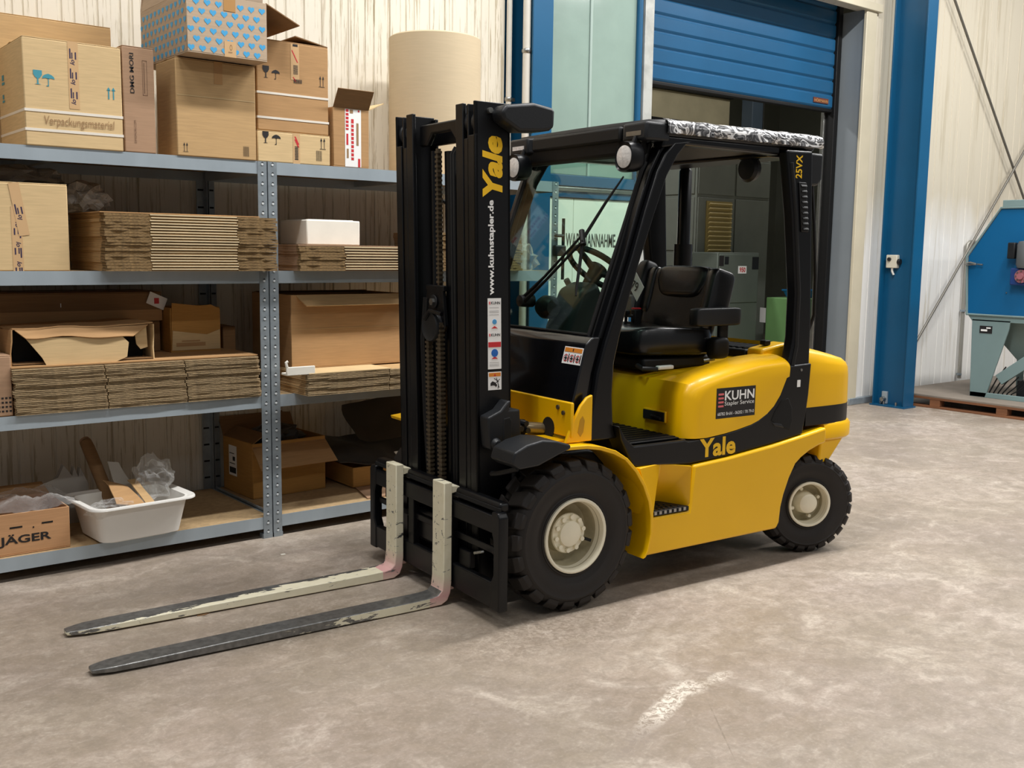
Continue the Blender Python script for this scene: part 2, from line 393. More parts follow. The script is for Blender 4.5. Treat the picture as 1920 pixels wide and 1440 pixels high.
text('HÖRMANN', pm('dull_orange_print', 'B08050', .6), plate, (9.04, 6.482, 3.108), (1, 0, 0), (0, 0, 1), .23, .034, bold=.02)
B(9.36, 9.43, 6.46, 6.60, 0, 4.2).build('guide_rail', M_RUBD, door, bevel=.005)
B(9.33, 9.36, 6.56, 6.60, 0, 4.2).build('guide_lip', M_STEEL, door, bevel=.004)
B(6.37, 6.44, 6.46, 6.60, 0, 4.2).build('guide_rail', M_RUBD, door, bevel=.005)
# hall behind the door
st(B(4.4, 17, 12.9, 13.05, 0, 5.4).build('wall_far', M_ROOM2, smooth=None))
st(B(4.3, 4.4, 6.33, 13, 0, 5.4).build('wall_far_left', M_ROOM2, smooth=None))
st(B(16.9, 17, 6.33, 13, 0, 5.4).build('wall_far_right', M_ROOM2, smooth=None))
st(B(4.3, 17, 6.33, 13, 5.3, 5.4).build('ceiling_far', M_ROOM2, smooth=None))

def column(cx, label):
    r = empty('steel_column', (cx, 5.87, 0))
    m = MB(); m.box(-.09, .09, -.185, -.170, 0, 6.2).build('flange', M_BLUE, r, bevel=.002)
    MB().box(-.09, .09, .170, .185, 0, 6.2).build('flange', M_BLUE, r, bevel=.002)
    MB().box(-.005, .005, -.170, .170, 0, 6.2).build('web', M_BLUE, r)
    B(-.11, .11, -.20, .20, 0, .015).build('base_plate', M_BLUE, r)
    for y in (-.07, .07): MB().cyl((-.05, y, .015), (-.05, y, .05), .012, 8).build('anchor_bolt', M_STEEL, r)
    return tag(r, label, 'column', 'steel columns along the wall')
column(4.775, 'blue steel I-beam column between the shelves and the frosted partition')
column(9.80, 'blue steel I-beam column right of the roller door')
for (x, y, r, l, zc) in ((4.615, 5.865, .020, 'thin pale pipe running up the left edge of the blue column', 2.62), (4.672, 5.74, .028, 'thicker pale pipe running up in the web of the blue column', 2.94)):
    p = empty('wall_pipe', (x, y, 0))
    MB().tube([(0, 0, .1), (0, 0, 6.1)], r, 12).build('pipe', pm('pale_pipe_paint', 'D6D2C8', .4, var=.08), p)
    MB().lathe([(r+.004, -.014), (r+.008, -.008), (r+.008, .008), (r+.004, .014)], (0, 0, zc), 'z', 14).build('pipe_clip', M_STEEL, p)
    B(r, r+.03, -.01, .01, zc-.012, zc+.012).build('clip_screw', M_STEEL, p)
    tag(p, l, 'pipe', 'pipes on the blue column')
cb = empty('switch_box', (9.795, 5.945, 1.44))
B(-.055, 0, -.062, .062, .0, .135).build('housing', pm('beige_switch_plastic', 'DDD8C6', .45, var=.04), cb, bevel=.008)
MB().cyl((-.055, .02, .09), (-.075, .02, .09), .02, 14).build('rotary_knob', M_BLKP, cb, bevel=.003)
MB().cyl((-.03, -.062, .065), (-.03, -.09, .065), .03, 14).build('plug_cap', M_GRY, cb, bevel=.004)
MB().tube([(-.03, 0, 0), (-.03, 0, -.03), (-.028, -.02, -.07)], .011, 8).build('cable_gland', M_WHITE, cb)
tag(cb, 'small beige switch box with black knob on the blue column', 'switch')
sk = empty('wall_bracket', (9.795, 5.95, .02))
B(-.03, 0, -.03, .03, 0, .13).build('plate', M_GALV, sk, bevel=.004)
MB().lathe([(.0, -.06), (.022, -.055), (.028, -.03), (.028, 0)], (-.02, 0, .05), 'x', 12).build('eye', M_STEEL, sk)
MB().tube([(-.03, .02, .02), (-.05, .03, .0), (-.07, .02, .06)], .008, 6).build('hook', M_STEEL, sk)
tag(sk, 'small steel bracket at the foot of the right blue column', 'bracket')
# wind bracing rods on the wall
def rod(a, b, label):
    o = empty('bracing_rod', a); d = Vector(b)-Vector(a)
    MB().tube([(0, 0, 0), d], .014, 10).build('rod', pm('grey_rod_steel', '77736B', .45, metal=.5, var=.1), o)
    MB().tube([d*.0, d*.012], .026, 8).build('end_fork', M_GALVD, o)
    tag(o, label, 'brace', 'bracing rods on the wall')
rod((10.17, 6.10, .20), (14.0, 6.10, 4.13), 'thin bracing rod rising to the right behind the blue machine')
rod((10.0, 6.13, 5.38), (13.6, 6.13, 1.53), 'thin bracing rod falling to the right above the blue machine')
cd = empty('conduit_pipe', (11.66, 6.16, .14))
MB().tube([(.03, 0, .0), (0, 0, 1.5), (.01, 0, 1.57), (.06, 0, 1.6), (.9, 0, 1.6)], .022, 12).build('pipe', pm('grey_conduit', 'A29F96', .4, metal=.4, var=.1), cd)
for zc in (.05, .8): MB().lathe([(.03, -.012), (.03, .012)], (.02-.02*zc, 0, zc), 'z', 12).build('clip', M_GALVD, cd)
tag(cd, 'grey conduit pipe with a bend on the wall behind the blue machine', 'pipe')

# pallet with its boards and blocks
pal = empty('wooden_pallet', (10.02, 5.05, 0))
B(-.0, 2.6, -1.0, 1.03, .112, .132).build('deck_sheet', pm('grey_worn_plywood', '8B8074', .75, var=.2, vs=4), pal, bevel=.003)
B(-.002, .10, -1.0, 1.03, .088, .112).build('edge_board', M_WOOD, pal, bevel=.003)
B(-.002, .10, -1.0, 1.03, .0, .022).build('bottom_board', M_WOOD, pal, bevel=.003)
for y in (-.95, -.28, .42, .90):
    B(.0, .10, y, y+.11, .022, .088).build('block', M_WOOD, pal, bevel=.003)
    B(1.2, 1.3, y, y+.11, .022, .112).build('block', M_WOOD, pal, bevel=.003)
    B(2.45, 2.55, y, y+.11, .0, .112).build('block', M_WOOD, pal, bevel=.003)
B(1.2, 1.3, -1.0, 1.03, .0, .022).build('bottom_board', M_WOOD, pal, bevel=.003)
tag(pal, 'wooden pallet under the blue machine by the wall', 'pallet')

# blue machine
mc = empty('blast_machine', (10.35, 5.0, .132))
MB().prism([(.42, .84), (.45, 1.44), (.13, 1.93), (-.9, 1.93), (-.9, .84)], 'x', 0, 1.2).build('cabinet', M_BLUED, mc, bevel=.012)
MB().prism([(.12, 1.93), (.12, 2.0), (-.9, 2.0), (-.9, 1.93)], 'x', -.015, 1.2).build('roof_cap', M_TEALG, mc, bevel=.006)
MB().tube([(-.008, .415, .84), (-.008, .455, 1.44), (-.008, .135, 1.925), (-.008, -.9, 1.925)], .012, 6).build('door_frame', M_TEALG, mc)
MB().tube([(-.008, .42, .845), (-.008, -.9, .845)], .012, 6).build('lower_frame', M_TEALG, mc)
MB().prism([(.41, .84), (.36, .78), (-.9, .78), (-.9, .84)], 'x', 0, 1.2).build('collar', M_TEALG, mc, bevel=.004)
MB().prism([(.36, .80), (.33, 0), (.165, 0), (-.03, .72), (-.035, .78), (-.05, .80)], 'x', .0, .02).build('leg_panel', M_TEALG, mc, bevel=.004)
MB().prism([(.33, 0), (.33, .05), (-.9, .05), (-.9, 0)], 'x', 0, .03).build('foot_bar', M_TEALG, mc, bevel=.003)
MB().prism([(.36, .80), (.33, 0), (.26, 0), (.26, .8)], 'x', 1.0, 1.02).build('leg_panel', M_TEALG, mc, bevel=.004)
MB().loft([[(.1, .3, .78), (1.1, .3, .78), (1.1, -.9, .78), (.1, -.9, .78)], [(.35, -.2, .15), (.8, -.2, .15), (.8, -.6, .15), (.35, -.6, .15)]]).build('hopper', pm('hopper_grey', '72837F', .5, var=.1), mc, bevel=.01)
MB().obox((.06, -.08, .30), (.02, 0, 0), (0, .14, -.11), (0, .035, .045)).build('auger_cover', M_TEALG, mc, bevel=.004)
B(.1, .3, -.35, -.1, .0, .2).build('valve_block', M_GRY, mc, bevel=.01)
for i in range(6):
    y = .10-.045*i; MB().tube([(.06, y-.1, .33-.03*i), (.05, y-.02, .2-.02*i), (.04, y+.04, .06), (.05, y+.06, .0)], .007, 6).build('hose', M_RUBD, mc)
pn = B(-.004, 0, .14, .27, .66, .735).build('name_plate', M_BLKP, mc)
B(-.006, -.004, .19, .255, .68, .70).build('plate_print', M_LABEL, pn); B(-.006, -.004, .155, .2, .708, .722).build('plate_print', M_LABEL, pn)
lt = MB().tube([(-.02, .46, 1.36), (-.035, .40, 1.365), (-.03, .34, 1.36)], [.012, .022, .012], 10).build('latch', M_STEEL, mc)
MB().tube([(-.03, .33, 1.36), (-.035, .27, 1.355)], .009, 8).build('latch_pin', M_STEEL, lt)
B(-.09, 0, -.33, -.04, 1.16, 1.33).build('gearbox', pm('dark_blue_gearbox', '1B3B78', .45, var=.15), mc, bevel=.012)
MB().lathe([(.065, 0), (.065, -.02), (.03, -.02), (.03, -.045), (0, -.045)], (-.09, -.16, 1.25), 'x', 18).build('gear_flange', pm('pink_shaft', '9C6068', .5, var=.1), mc)
for k in range(8):
    a = 2*PI*k/8; MB().cyl((-.09, -.16+.052*math.cos(a), 1.25+.052*math.sin(a)), (-.118, -.16+.052*math.cos(a), 1.25+.052*math.sin(a)), .008, 6).build('bolt', M_STEEL, mc)
MB().lathe([(.07, 1.33), (.085, 1.36), (.085, 1.56), (.07, 1.59), (0, 1.6)], (-.06, -.17, 0), 'z', 20).build('motor', pm('grey_motor', '5A5E60', .5, var=.15), mc)
B(-.1, -.03, -.075, .0, 1.42, 1.58).build('terminal_box', M_GRY, mc, bevel=.01)
for (y, z) in ((-.02, 1.18), (-.02, 1.31), (.02, 1.08)): MB().cyl((-.005, y, z), (-.012, y, z), .007, 6).build('screw', M_STEEL, mc)
tag(mc, 'blue steel machine cabinet with grey-green legs standing on the pallet', 'machine')

# things in the hall behind the roller door
def cab(name, label, x0, x1, y0, y1, z1, mat, cat='cabinet'):
    o = empty(name, ((x0+x1)/2, y0, 0)); w = (x1-x0)/2
    B(-w, w, 0, y1-y0, 0, z1).build('body', mat, o, bevel=.01)
    return tag(o, label, cat), w
M_LCAB = pm('pale_grey_cabinet', '8F9188', .5, var=.08); M_DCAB = pm('dark_grey_green_cabinet', '767B72', .5, var=.1)
o, w = cab('tall_cabinet', 'tall grey cabinet with a yellowish louvre seen behind the seat', 9.60, 11.0, 8.5, 9.3, 2.75, M_DCAB)
for x0, x1, z0, z1 in ((-w+.02, -.02, .1, 2.24), (.02, w-.02, .1, 2.24), (-w+.02, -.02, 2.28, 2.72), (.02, w-.02, 2.28, 2.72)):
    B(x0, x1, -.015, 0, z0, z1).build('door', M_DCAB, o, bevel=.004)
for z0, z1 in ((.1, 1.56), (1.6, 2.24), (2.28, 2.72)): B(-w-.012, -w, .03, .77, z0, z1).build('side_panel', M_DCAB, o, bevel=.004)
lv = B(-.54, -.07, -.03, -.015, 1.56, 2.20).build('louvre', pm('louvre_yellow', 'A5935A', .5, var=.1), o)
for i in range(11): MB().obox((-.305, -.045, 1.60+i*.056), (.21, 0, 0), (0, .014, -.012), (0, .004, .005)).build('louvre_slat', pm('louvre_slat_yellow', 'B9A56A', .5) if i == 0 else bpy.data.materials['louvre_slat_yellow'], lv)
o, w = cab('control_cabinet', 'wide grey control box with paper label behind the seat', 9.50, 10.27, 8.05, 8.45, 1.58, pm('grey_control_box', '5A625A', .5, var=.1))
B(-w+.02, w-.02, -.012, 0, .98, 1.56).build('front_panel', bpy.data.materials['grey_control_box'], o, bevel=.006)
lb = B(-.02, .13, -.018, -.012, 1.33, 1.42).build('paper_label', M_LABEL, o)
text('950', M_RED, lb, (.0, -.0185, 1.345), (1, 0, 0), (0, 0, 1), .11, .06, bold=.03)
B(-.37, -.29, -.016, -.012, 1.42, 1.54).build('emblem_plate', M_BLKP, o)
B(-.27, -.20, -.016, -.012, 1.44, 1.53).build('vent', M_GRY, o); B(.24, .36, -.016, -.012, 1.38, 1.53).build('vent', M_GRY, o)
o, w = cab('green_cabinet', 'low green cabinet standing just behind the doorway', 10.38, 11.5, 7.5, 8.0, 1.04, pm('green_cabinet_paint', '6F9A60', .5, var=.08))
B(-w+.02, w-.02, -.012, 0, .06, 1.0).build('front_panel', bpy.data.materials['green_cabinet_paint'], o, bevel=.005)
MB().obox((-w-.03, .52, .82), (.02, .06, .0), (-.0, .0, .09), (.004, .002, 0)).build('paper_note', M_LABEL, o)
o = empty('parts_tray', (10.80, 7.75, 1.04))
MB().loft([[(-.2, -.12, 0), (.2, -.12, 0), (.2, .12, 0), (-.2, .12, 0)], [(-.24, -.15, .09), (.24, -.15, .09), (.24, .15, .09), (-.24, .15, .09)]]).build('tray', M_BLUED, o, bevel=.01)
MB().tube([(-.24, -.15, .09), (.24, -.15, .09), (.24, .15, .09), (-.24, .15, .09)], .012, 6, closed=True).build('rim', M_BLUED, o)
tag(o, 'blue plastic tray on top of the low green cabinet', 'tray')
o = empty('pillar', (12.45, 10.0, 0)); B(-.12, .12, -.1, .1, 0, 5.2).build('shaft', pm('grey_pillar_paint', '4C5A66', .5, var=.1), o, bevel=.006)
B(.13, .15, -.1, -.08, 0, 5.2).build('cable_duct', M_STEEL, o); B(-.16, .16, -.14, .14, 0, .03).build('foot_plate', M_GRY, o)
tag(o, 'grey steel pillar in the hall behind the roller door', 'pillar')
o = empty('crane_beam', (9.0, 10.3, 3.42)); B(-3.5, 3.3, 0, .2, .0, .42).build('girder', pm('cream_girder', 'C6BB98', .6, var=.2, vs=2), o, bevel=.01)
B(-3.5, 3.3, -.06, .0, -.04, .02).build('lower_rail', M_DARK, o); B(-3.5, 3.3, -.06, .26, .42, .45).build('upper_flange', M_GRY, o)
tag(o, 'cream steel girder spanning the hall behind the roller door', 'beam')
o = empty('blue_frame', (10.6, 7.2, 0))
for x in (0, .5): B(x, x+.09, 0, .09, 0, 3.3).build('upright', M_BLUE, o, bevel=.004)
for z in (1.9, 3.2): B(.09, .5, .02, .07, z, z+.12).build('cross_bar', M_BLUE, o, bevel=.004)
B(.02, .07, -.02, .0, 1.1, 1.3).build('bracket', M_STEEL, o)
tag(o, 'blue steel rack frame just inside the doorway right of the cab', 'rack')
# ================================================================== shelving
M_CEDL = pm('rough_board_edge', 'B39A74', .9, var=.45, vs=45, stretch=(1, 1, 4), bmp=.6, bs=140)
M_STUD = pm('bright_stud', 'D3D9DC', .4)
M_C7 = cardboard('cardboard_salmon', 'C0936A')
ZT = (2.0, 1.437, .777, .117)      # top of the beams
YF, YB = 5.052, 5.872
def stud_row(o, z0, z1, xc, yc, nrm):
    m = MB(); z = z0
    while z < z1:
        m.cyl((xc, yc, z), (xc, yc+nrm*.003, z), .0065, 6, 0)
        m.cyl((xc+.001, yc, z+.006), (xc+.001, yc+nrm*.0015, z+.006), .0062, 6, 1); z += .05
    q = m.build('rivet_row', [M_STUD, M_DARK], o, smooth=None); q['kind'] = 'stuff'
def shelf_unit(x0, x1, label):
    r = empty('metal_shelf_unit', (x0, YF, 0)); w = x1-x0; d = YB-YF
    for (px, py, sx, sy) in ((0, 0, 1, 1), (w, 0, -1, 1), (0, d, 1, -1), (w, d, -1, -1)):
        m = MB(); m.box(*sorted((px, px+sx*.05)), *sorted((py-sy*.004, py)), 0, 2.0)
        m.box(*sorted((px, px+sx*.003)), *sorted((py, py+sy*.04)), 0, 2.0)
        o = m.build('post', M_GALVD, r, smooth=None)
        stud_row(o, .035, 1.99, px+sx*.025, py-sy*.004, -1 if sy > 0 else 1)
        if sy < 0:
            mm = MB()
            for k in range(20): mm.box(*sorted((px+sx*.010, px+sx*.044)), py-.002, py+.0, .08+k*.1, .09+k*.1)
            mm.build('slot_row', M_DARK, o)['kind'] = 'stuff'
        B(*sorted((px, px+sx*.053)), *sorted((py-sy*.006, py+sy*.043)), 0, .025).build('foot', M_GALVD, o)
    for z in ZT:
        B(.012, w-.012, .0, .003, z-.065, z).build('beam', M_GALV, r, smooth=None)
        B(.012, w-.012, .003, .035, z-.018, z-.015).build('beam_ledge', M_GALV, r, smooth=None)
        B(.012, w-.012, d-.003, d, z-.065, z).build('beam', M_GALV, r, smooth=None)
        for xx in (.003, w-.006): B(xx, xx+.003, .03, d-.03, z-.065, z).build('side_beam', M_GALV, r, smooth=None)
        B(.008, w-.008, .004, d-.004, z-.013, z-.002).build('deck_board', M_CHIP, r, smooth=None)
        B(w*.5-.02, w*.5+.02, .01, d-.01, z-.05, z-.0135).build('cross_bar', M_GALV, r, smooth=None)
        B(.003, .012, .004, d-.004, z-.003, z+.012).build('deck_edge_angle', M_GALVD, r, smooth=None)
    return tag(r, label, 'shelf', 'metal shelf units')
shelf_unit(.383, 2.383, 'galvanised shelf unit at the left with the white tub on its lowest deck')
shelf_unit(2.390, 4.390, 'galvanised shelf unit behind the forklift mast')

# ------------------------------------------------------------------ cartons
def carton(label, x0, x1, y0, y1, z0, z1, mat, rz=0, open_top=False, name='cardboard_box', cat='box', group=None, t=.006):
    r = empty(name, ((x0+x1)/2, (y0+y1)/2, z0), rz); w, d, h = (x1-x0)/2, (y1-y0)/2, z1-z0
    if not open_top:
        B(-w, w, -d, d, 0, h-.004).build('body', mat, r, bevel=.005)
        for s in (-1, 1): B(-w+.001, w-.001, *sorted((s*.0025, s*(d-.001))), h-.004, h).build('lid_flap', mat, r, bevel=.0015, seg=1)
        B(-w, w, -.025, .025, h, h+.0008).build('top_tape', M_TAPE, r)
    else:
        m = MB().box(-w, w, -d, d, 0, t)
        m.box(-w, w, -d, -d+t, t, h).box(-w, w, d-t, d, t, h).box(-w, -w+t, -d+t, d-t, t, h).box(w-t, w, -d+t, d-t, t, h)
        m.build('body', mat, r, bevel=.002, seg=1)
    tag(r, label, cat, group); return r, w, d, h
def flap(r, w, d, h, edge, L, ang, mat, inset=.0, t=.005, skew=0):
    a = R(ang); c, s = math.cos(a), math.sin(a)
    if edge in 'fb':
        sg = -1 if edge == 'f' else 1; y0 = sg*(d-.003)
        pts = [(-w+inset, y0, h), (w-inset, y0, h), (w-inset+skew, y0+sg*c*L, h+s*L), (-w+inset-skew, y0+sg*c*L, h+s*L)]
        nrm = Vector((0, -sg*s, c))
    else:
        sg = -1 if edge == 'l' else 1; x0 = sg*(w-.003)
        pts = [(x0, -d+inset, h), (x0, d-inset, h), (x0+sg*c*L, d-inset+skew, h+s*L), (x0+sg*c*L, -d+inset-skew, h+s*L)]
        nrm = Vector((-sg*s, 0, c))
    p = [Vector(q) for q in pts]
    MB().loft([[q-nrm*t/2 for q in p], [q+nrm*t/2 for q in p]]).build('flap', mat, r, smooth=None)
def poly(r, mat, pts, p, u, v, k, name='print', parent=None, lift=.0007):
    """flat print: pts in unit coordinates laid on the plane p,u,v with size k"""
    p, u, v = Vector(p), Vector(u), Vector(v); n = u.cross(v)
    m = MB()
    for pl in pts: m.add([p+u*a*k+v*b*k+n*lift for a, b in pl], [list(range(len(pl)))])
    return m.build(name, mat, r, smooth=None)
def rect(a, b, c, d): return [(a, b), (c, b), (c, d), (a, d)]
GLASS = [[(-.3, 1), (.3, 1), (.3, .7), (.18, .5), (.05, .42), (.05, .05), (.25, 0), (-.25, 0), (-.05, .05), (-.05, .42), (-.18, .5), (-.3, .7)]]
UMB = [[(-.45, .55), (-.4, .72), (-.22, .85), (0, .92), (.22, .85), (.4, .72), (.45, .55), (.2, .6), (0, .55), (-.2, .6)], rect(-.03, .05, .03, .6), rect(-.15, 0, .03, .06)]
ARR = [[(x-.1, .7), (x+.1, .7), (x, 1)] for x in (-.15, .15)] + [rect(x-.025, .05, x+.025, .72) for x in (-.15, .15)] + [rect(-.3, 0, .3, .04)]
BAR = [rect(.02*i+.008*(i % 3), 0, .02*i+.008*(i % 3)+.012, 1) for i in range(0, 30, 1) if i % 4 != 3]
UX, UZ, UY = (1, 0, 0), (0, 0, 1), (0, 1, 0)
def lotape(r, x, y, z0, z1, wd=.045, flip=1, lean=0.0, off=0.0):
    L = z1-z0; d = Vector((lean, 0, 1)).normalized(); s = Vector((1, 0, -lean)).normalized(); p0 = Vector((x, y, z0))
    MB().loft([[p0+s*a+d*b for a, b in ((-wd/2, 0), (wd/2, 0), (wd/2, L), (-wd/2, L))], [p0+s*a+d*b+Vector((0, -.0006, 0)) for a, b in ((-wd/2, 0), (wd/2, 0), (wd/2, L), (-wd/2, L))]]).build('printed_tape', M_TAPEP, r, smooth=None)
    n = Vector((0, -1, 0)); zz = .02+off
    while zz < L-.08:
        q = p0+d*zz+n*.0004
        if flip > 0: text('lo', M_DPUR, r, q+s*.006, d, -s, .024, .020, 'print', bold=.02, shear=.3)
        else: text('lo', M_DPUR, r, q-s*.006+d*.024, -d, s, .024, .020, 'print', bold=.02, shear=.3)
        poly(r, M_DPUR, [rect(-.016, .028, -.010, .072), rect(-.007, .028, -.002, .055), rect(.008, .026, .014, .058)] if flip > 0 else [rect(.010, -.048, .016, -.004), rect(.002, -.03, .007, -.004), rect(-.014, -.034, -.008, -.004)],
             q, s, d, 1.0)
        zz += .088

# --- top deck, left unit
r, w, d, h = carton('pale cardboard box with handwriting and printed tape on the top shelf', 1.224, 1.655, 5.045, 5.50, 2.0, 2.475, M_C2)
y = -d-.0008
poly(r, M_TEAL, GLASS, (-.155, y, .27), UX, UZ, .062); poly(r, M_TEAL, UMB, (-.11, y, .265), UX, UZ, .06)
poly(r, M_TEAL, [rect(x-.05, 0, x+.05, .75) for x in (-.2, .2)] + [[(x-.17, .72), (x+.17, .72), (x, 1)] for x in (-.2, .2)], (.165, y, .235), UX, UZ, .055)
lotape(r, .0, y, .175, .475)
for z in (.065, .15): B(-w-.001, w+.001, -d-.0022, d, z, z+.012).build('strap_crease', M_STRAP, r)
text('Verpackungsmaterial', M_BRNP, r, (-.135, y-.0016, .085), UX, UZ, .31, .05, 'handwriting', shear=.1)
for z, s in ((.30, .05), (.22, .04)): poly(r, M_TEAL, [rect(0, 0, 1, .25), rect(.1, .4, .8, .9)], (-w-.0008, .16, z), (0, -1, 0), UZ, s)
r, w, d, h = carton('long flat-topped cardboard box lying behind the handwritten box', .75, 1.765, 5.52, 5.84, 2.0, 2.655, M_C1)
r, w, d, h = carton('narrow upright pinkish-brown box with sideways black lettering on the top shelf', 1.662, 1.812, 5.05, 5.505, 2.0, 2.492, M_C3)
text('DMG MORI', M_BLKP, r, (-.022, -d-.001, .275), (0, 0, 1), (-1, 0, 0), .185, .020, bold=.012)
text('DMGMORI.COM', pm('brown_print', '6B4E3A', .7), r, (-.018, -d-.001, .045), (0, 0, 1), (-1, 0, 0), .105, .010)
poly(r, bpy.data.materials['brown_print'], [rect(0, 0, .022, .002), rect(0, .16, .022, .162), rect(0, 0, .0015, .162), rect(.0205, 0, .022, .162), rect(.007, .01, .010, .15)], (.018, -d-.0006, .27), UX, UZ, 1)
r, w, d, h = carton('square cardboard box under the heart-patterned carton', 1.913, 2.327, 5.045, 5.31, 2.0, 2.470, M_C1)
poly(r, M_BLKP, ARR, (-.165, -d-.0008, .02), UX, UZ, .045)
poly(r, M_BLKP, BAR, (.135, -d-.0008, .018), UX, UZ, .05); poly(r, M_TAPE, [rect(-.022, .36, .022, .47)], (.01, -d-.0005, 0), UX, UZ, 1, 'tape_strip')
poly(r, M_C2, [rect(-w+.004, .29, w-.004, .294)], (0, -d-.0006, 0), UX, UZ, 1, 'crease')
# heart carton
M_HEARTB = cardboard('heart_carton_board', 'B9A48C')
r, w, d, h = carton('open carton printed with blue hearts on top of the square box', 1.928, 2.336, 4.92, 5.55, 2.476, 2.758, M_HEARTB, open_top=True)
hp = []
for i in range(25):
    t = 2*PI*i/25; hp.append((16*math.sin(t)**3/34, (13*math.cos(t)-5*math.cos(2*t)-2*math.cos(3*t)-math.cos(4*t))/34))
def hearts(u, v, p, W, Hh, name):
    m = []
    for j in range(7):
        for i in range(11):
            a = .018+i*.056+(j % 2)*.028; b = .025+j*.043
            if a < W-.016 and b < Hh-.016: m.append([(a+x*.036, b+yy*.036) for x, yy in hp])
    o = poly(r, M_HEART, m, p, u, v, 1, name); o['kind'] = 'stuff'
hearts(UX, UZ, (-w, -d-.0005, 0), 2*w, h, 'heart_print'); hearts((0, -1, 0), UZ, (-w-.0005, d, 0), 2*d, h, 'heart_print')
flap(r, w, d, h, 'r', .20, -24, M_C5, .0, skew=.0); flap(r, w, d, h, 'f', .13, 82, M_HEARTB, .02); flap(r, w, d, h, 'b', .2, 110, M_HEARTB); flap(r, w, d, h, 'l', .2, 96, M_HEARTB, .02)
poly(r, M_TAPEP, [rect(-.02, 0, .04, .075)], (.0, -d-.001, 0), UX, UZ, 1, 'tape_strip'); poly(r, M_TAPE, [rect(-.02, .215, .04, .29)], (.0, -d-.001, 0), UX, UZ, 1, 'tape_strip')
text('lo', M_BRNP, r, (.02, -d-.0016, .02), (0, 0, 1), (-1, 0, 0), .04, .02, 'print')
# stacked pair with straps
r, w, d, h = carton('small ochre box under the strapped cardboard box', 2.338, 2.757, 5.055, 5.45, 2.0, 2.158, M_C2)
poly(r, M_BLKP, GLASS, (-.165, -d-.0008, .095), UX, UZ, .058); poly(r, M_BLKP, UMB, (-.105, -d-.0008, .09), UX, UZ, .056)
poly(r, M_BLKP, ARR, (.165, -d-.0008, .085), UX, UZ, .06); poly(r, M_BLKP, BAR, (.125, -d-.0008, .022), UX, UZ, .055)
poly(r, M_TAPEP, [rect(-.02, 0, .02, .157)], (.01, -d-.0005, 0), UX, UZ, 1, 'tape_strip'); poly(r, M_RED, [[(-.012, .14), (-.004, .14), (.016, .10), (.008, .10)], [(-.012, .125), (-.004, .125), (.016, .085), (.008, .085)]], (.01, -d-.0012, 0), UX, UZ, 1)
poly(r, M_BLKP, [rect(-.010, .02+.008*i, .010, .025+.008*i) for i in range(9)], (.01, -d-.0012, 0), UX, UZ, 1)
r, w, d, h = carton('strapped cardboard box with fragile symbols on the top shelf', 2.342, 2.752, 5.06, 5.50, 2.16, 2.62, M_C6)
for z in (.06, .185): B(-w-.001, w+.001, -d-.002, d+.001, z, z+.011).build('strap', M_STRAP, r)
poly(r, M_BLKP, GLASS, (-.155, -d-.0008, .265), UX, UZ, .06); poly(r, M_BLKP, UMB, (-.10, -d-.0008, .262), UX, UZ, .052); poly(r, M_BLKP, ARR, (.165, -d-.0008, .25), UX, UZ, .058)
poly(r, M_TAPEP, [rect(-.024, .27, .024, .455)], (.01, -d-.0005, 0), UX, UZ, 1, 'tape_strip'); poly(r, M_RED, [[(-.02, .42), (-.014, .42), (.018, .36), (.012, .36)], [(-.014, .285), (-.008, .285), (.006, .262), (0, .262)]], (.01, -d-.0012, 0), UX, UZ, 1)
poly(r, M_BLKP, [rect(-.012, .30+.006*i, .014, .303+.006*i) for i in range(8)] + [rect(-.01+.007*i, .255, -.006+.007*i, .275) for i in range(7)] + [rect(-.014, .44, .014, .452)], (.012, -d-.0012, 0), UX, UZ, 1)
flap(r, w, d, h, 'b', .2, 173, M_C5); flap(r, w, d, h, 'r', .19, 170, M_C5)
# open parcel with red-printed label
r, w, d, h = carton('small open cardboard box with a red and white label on the top shelf', 2.778, 2.998, 5.055, 5.36, 2.0, 2.315, M_C6, open_top=True)
flap(r, w, d, h, 'f', .11, 58, M_C5); flap(r, w, d, h, 'r', .11, 25, M_C2); flap(r, w, d, h, 'l', .12, 174, M_C6)
poly(r, M_LABEL, [rect(-.05, .004, .05, .312)], (.01, -d-.0006, 0), UX, UZ, 1, 'label')
poly(r, M_RED, [rect(-.045, .20, -.028, .31), rect(-.042, .12, -.03, .18), rect(-.012, .04, .004, .26), rect(.03, .005, .044, .05), rect(.03, .30, .04, .31)], (.01, -d-.0014, 0), UX, UZ, 1)
poly(r, M_LABEL, [rect(-.046, .21+.02*i, -.027, .215+.02*i) for i in range(5)] + [rect(-.013, .055+.022*i, .005, .060+.022*i) for i in range(9)], (.01, -d-.002, 0), UX, UZ, 1)
poly(r, M_BRNP, [rect(.02, .12, .034, .24), rect(-.04, .05, -.028, .1), rect(-.02, .29, .0, .31)], (.01, -d-.0014, 0), UX, UZ, 1)
# roll of corrugated paper
rl = empty('paper_roll', (3.705, 5.45, 2.0))
MB().lathe([(.0, 0), (.275, 0), (.283, .006), (.283, .84), (.275, .848), (.25, .848), (.25, .842), (.10, .842), (.10, .848), (.05, .848), (.05, .4), (0, .4)], (0, 0, 0), 'z', 64).build('roll', M_PAPER, rl)
a = R(-22); c = Vector((.285*math.cos(a), .285*math.sin(a), 0))
MB().obox(c+Vector((0, 0, .424)), (.004, .001, 0), (.001, .002, 0), (0, 0, .42)).build('loose_edge', M_CEDGE, rl)
MB().loft([[(.2845*math.cos(R(q-k)), .2845*math.sin(R(q-k)), z) for q in (-18, -23, -29)] for z, k in ((.22, 10), (.50, 0))], cap=False, closed=False).build('tape_strip', M_TAPE, rl)
tag(rl, 'large upright roll of cream corrugated paper on the top shelf', 'roll')

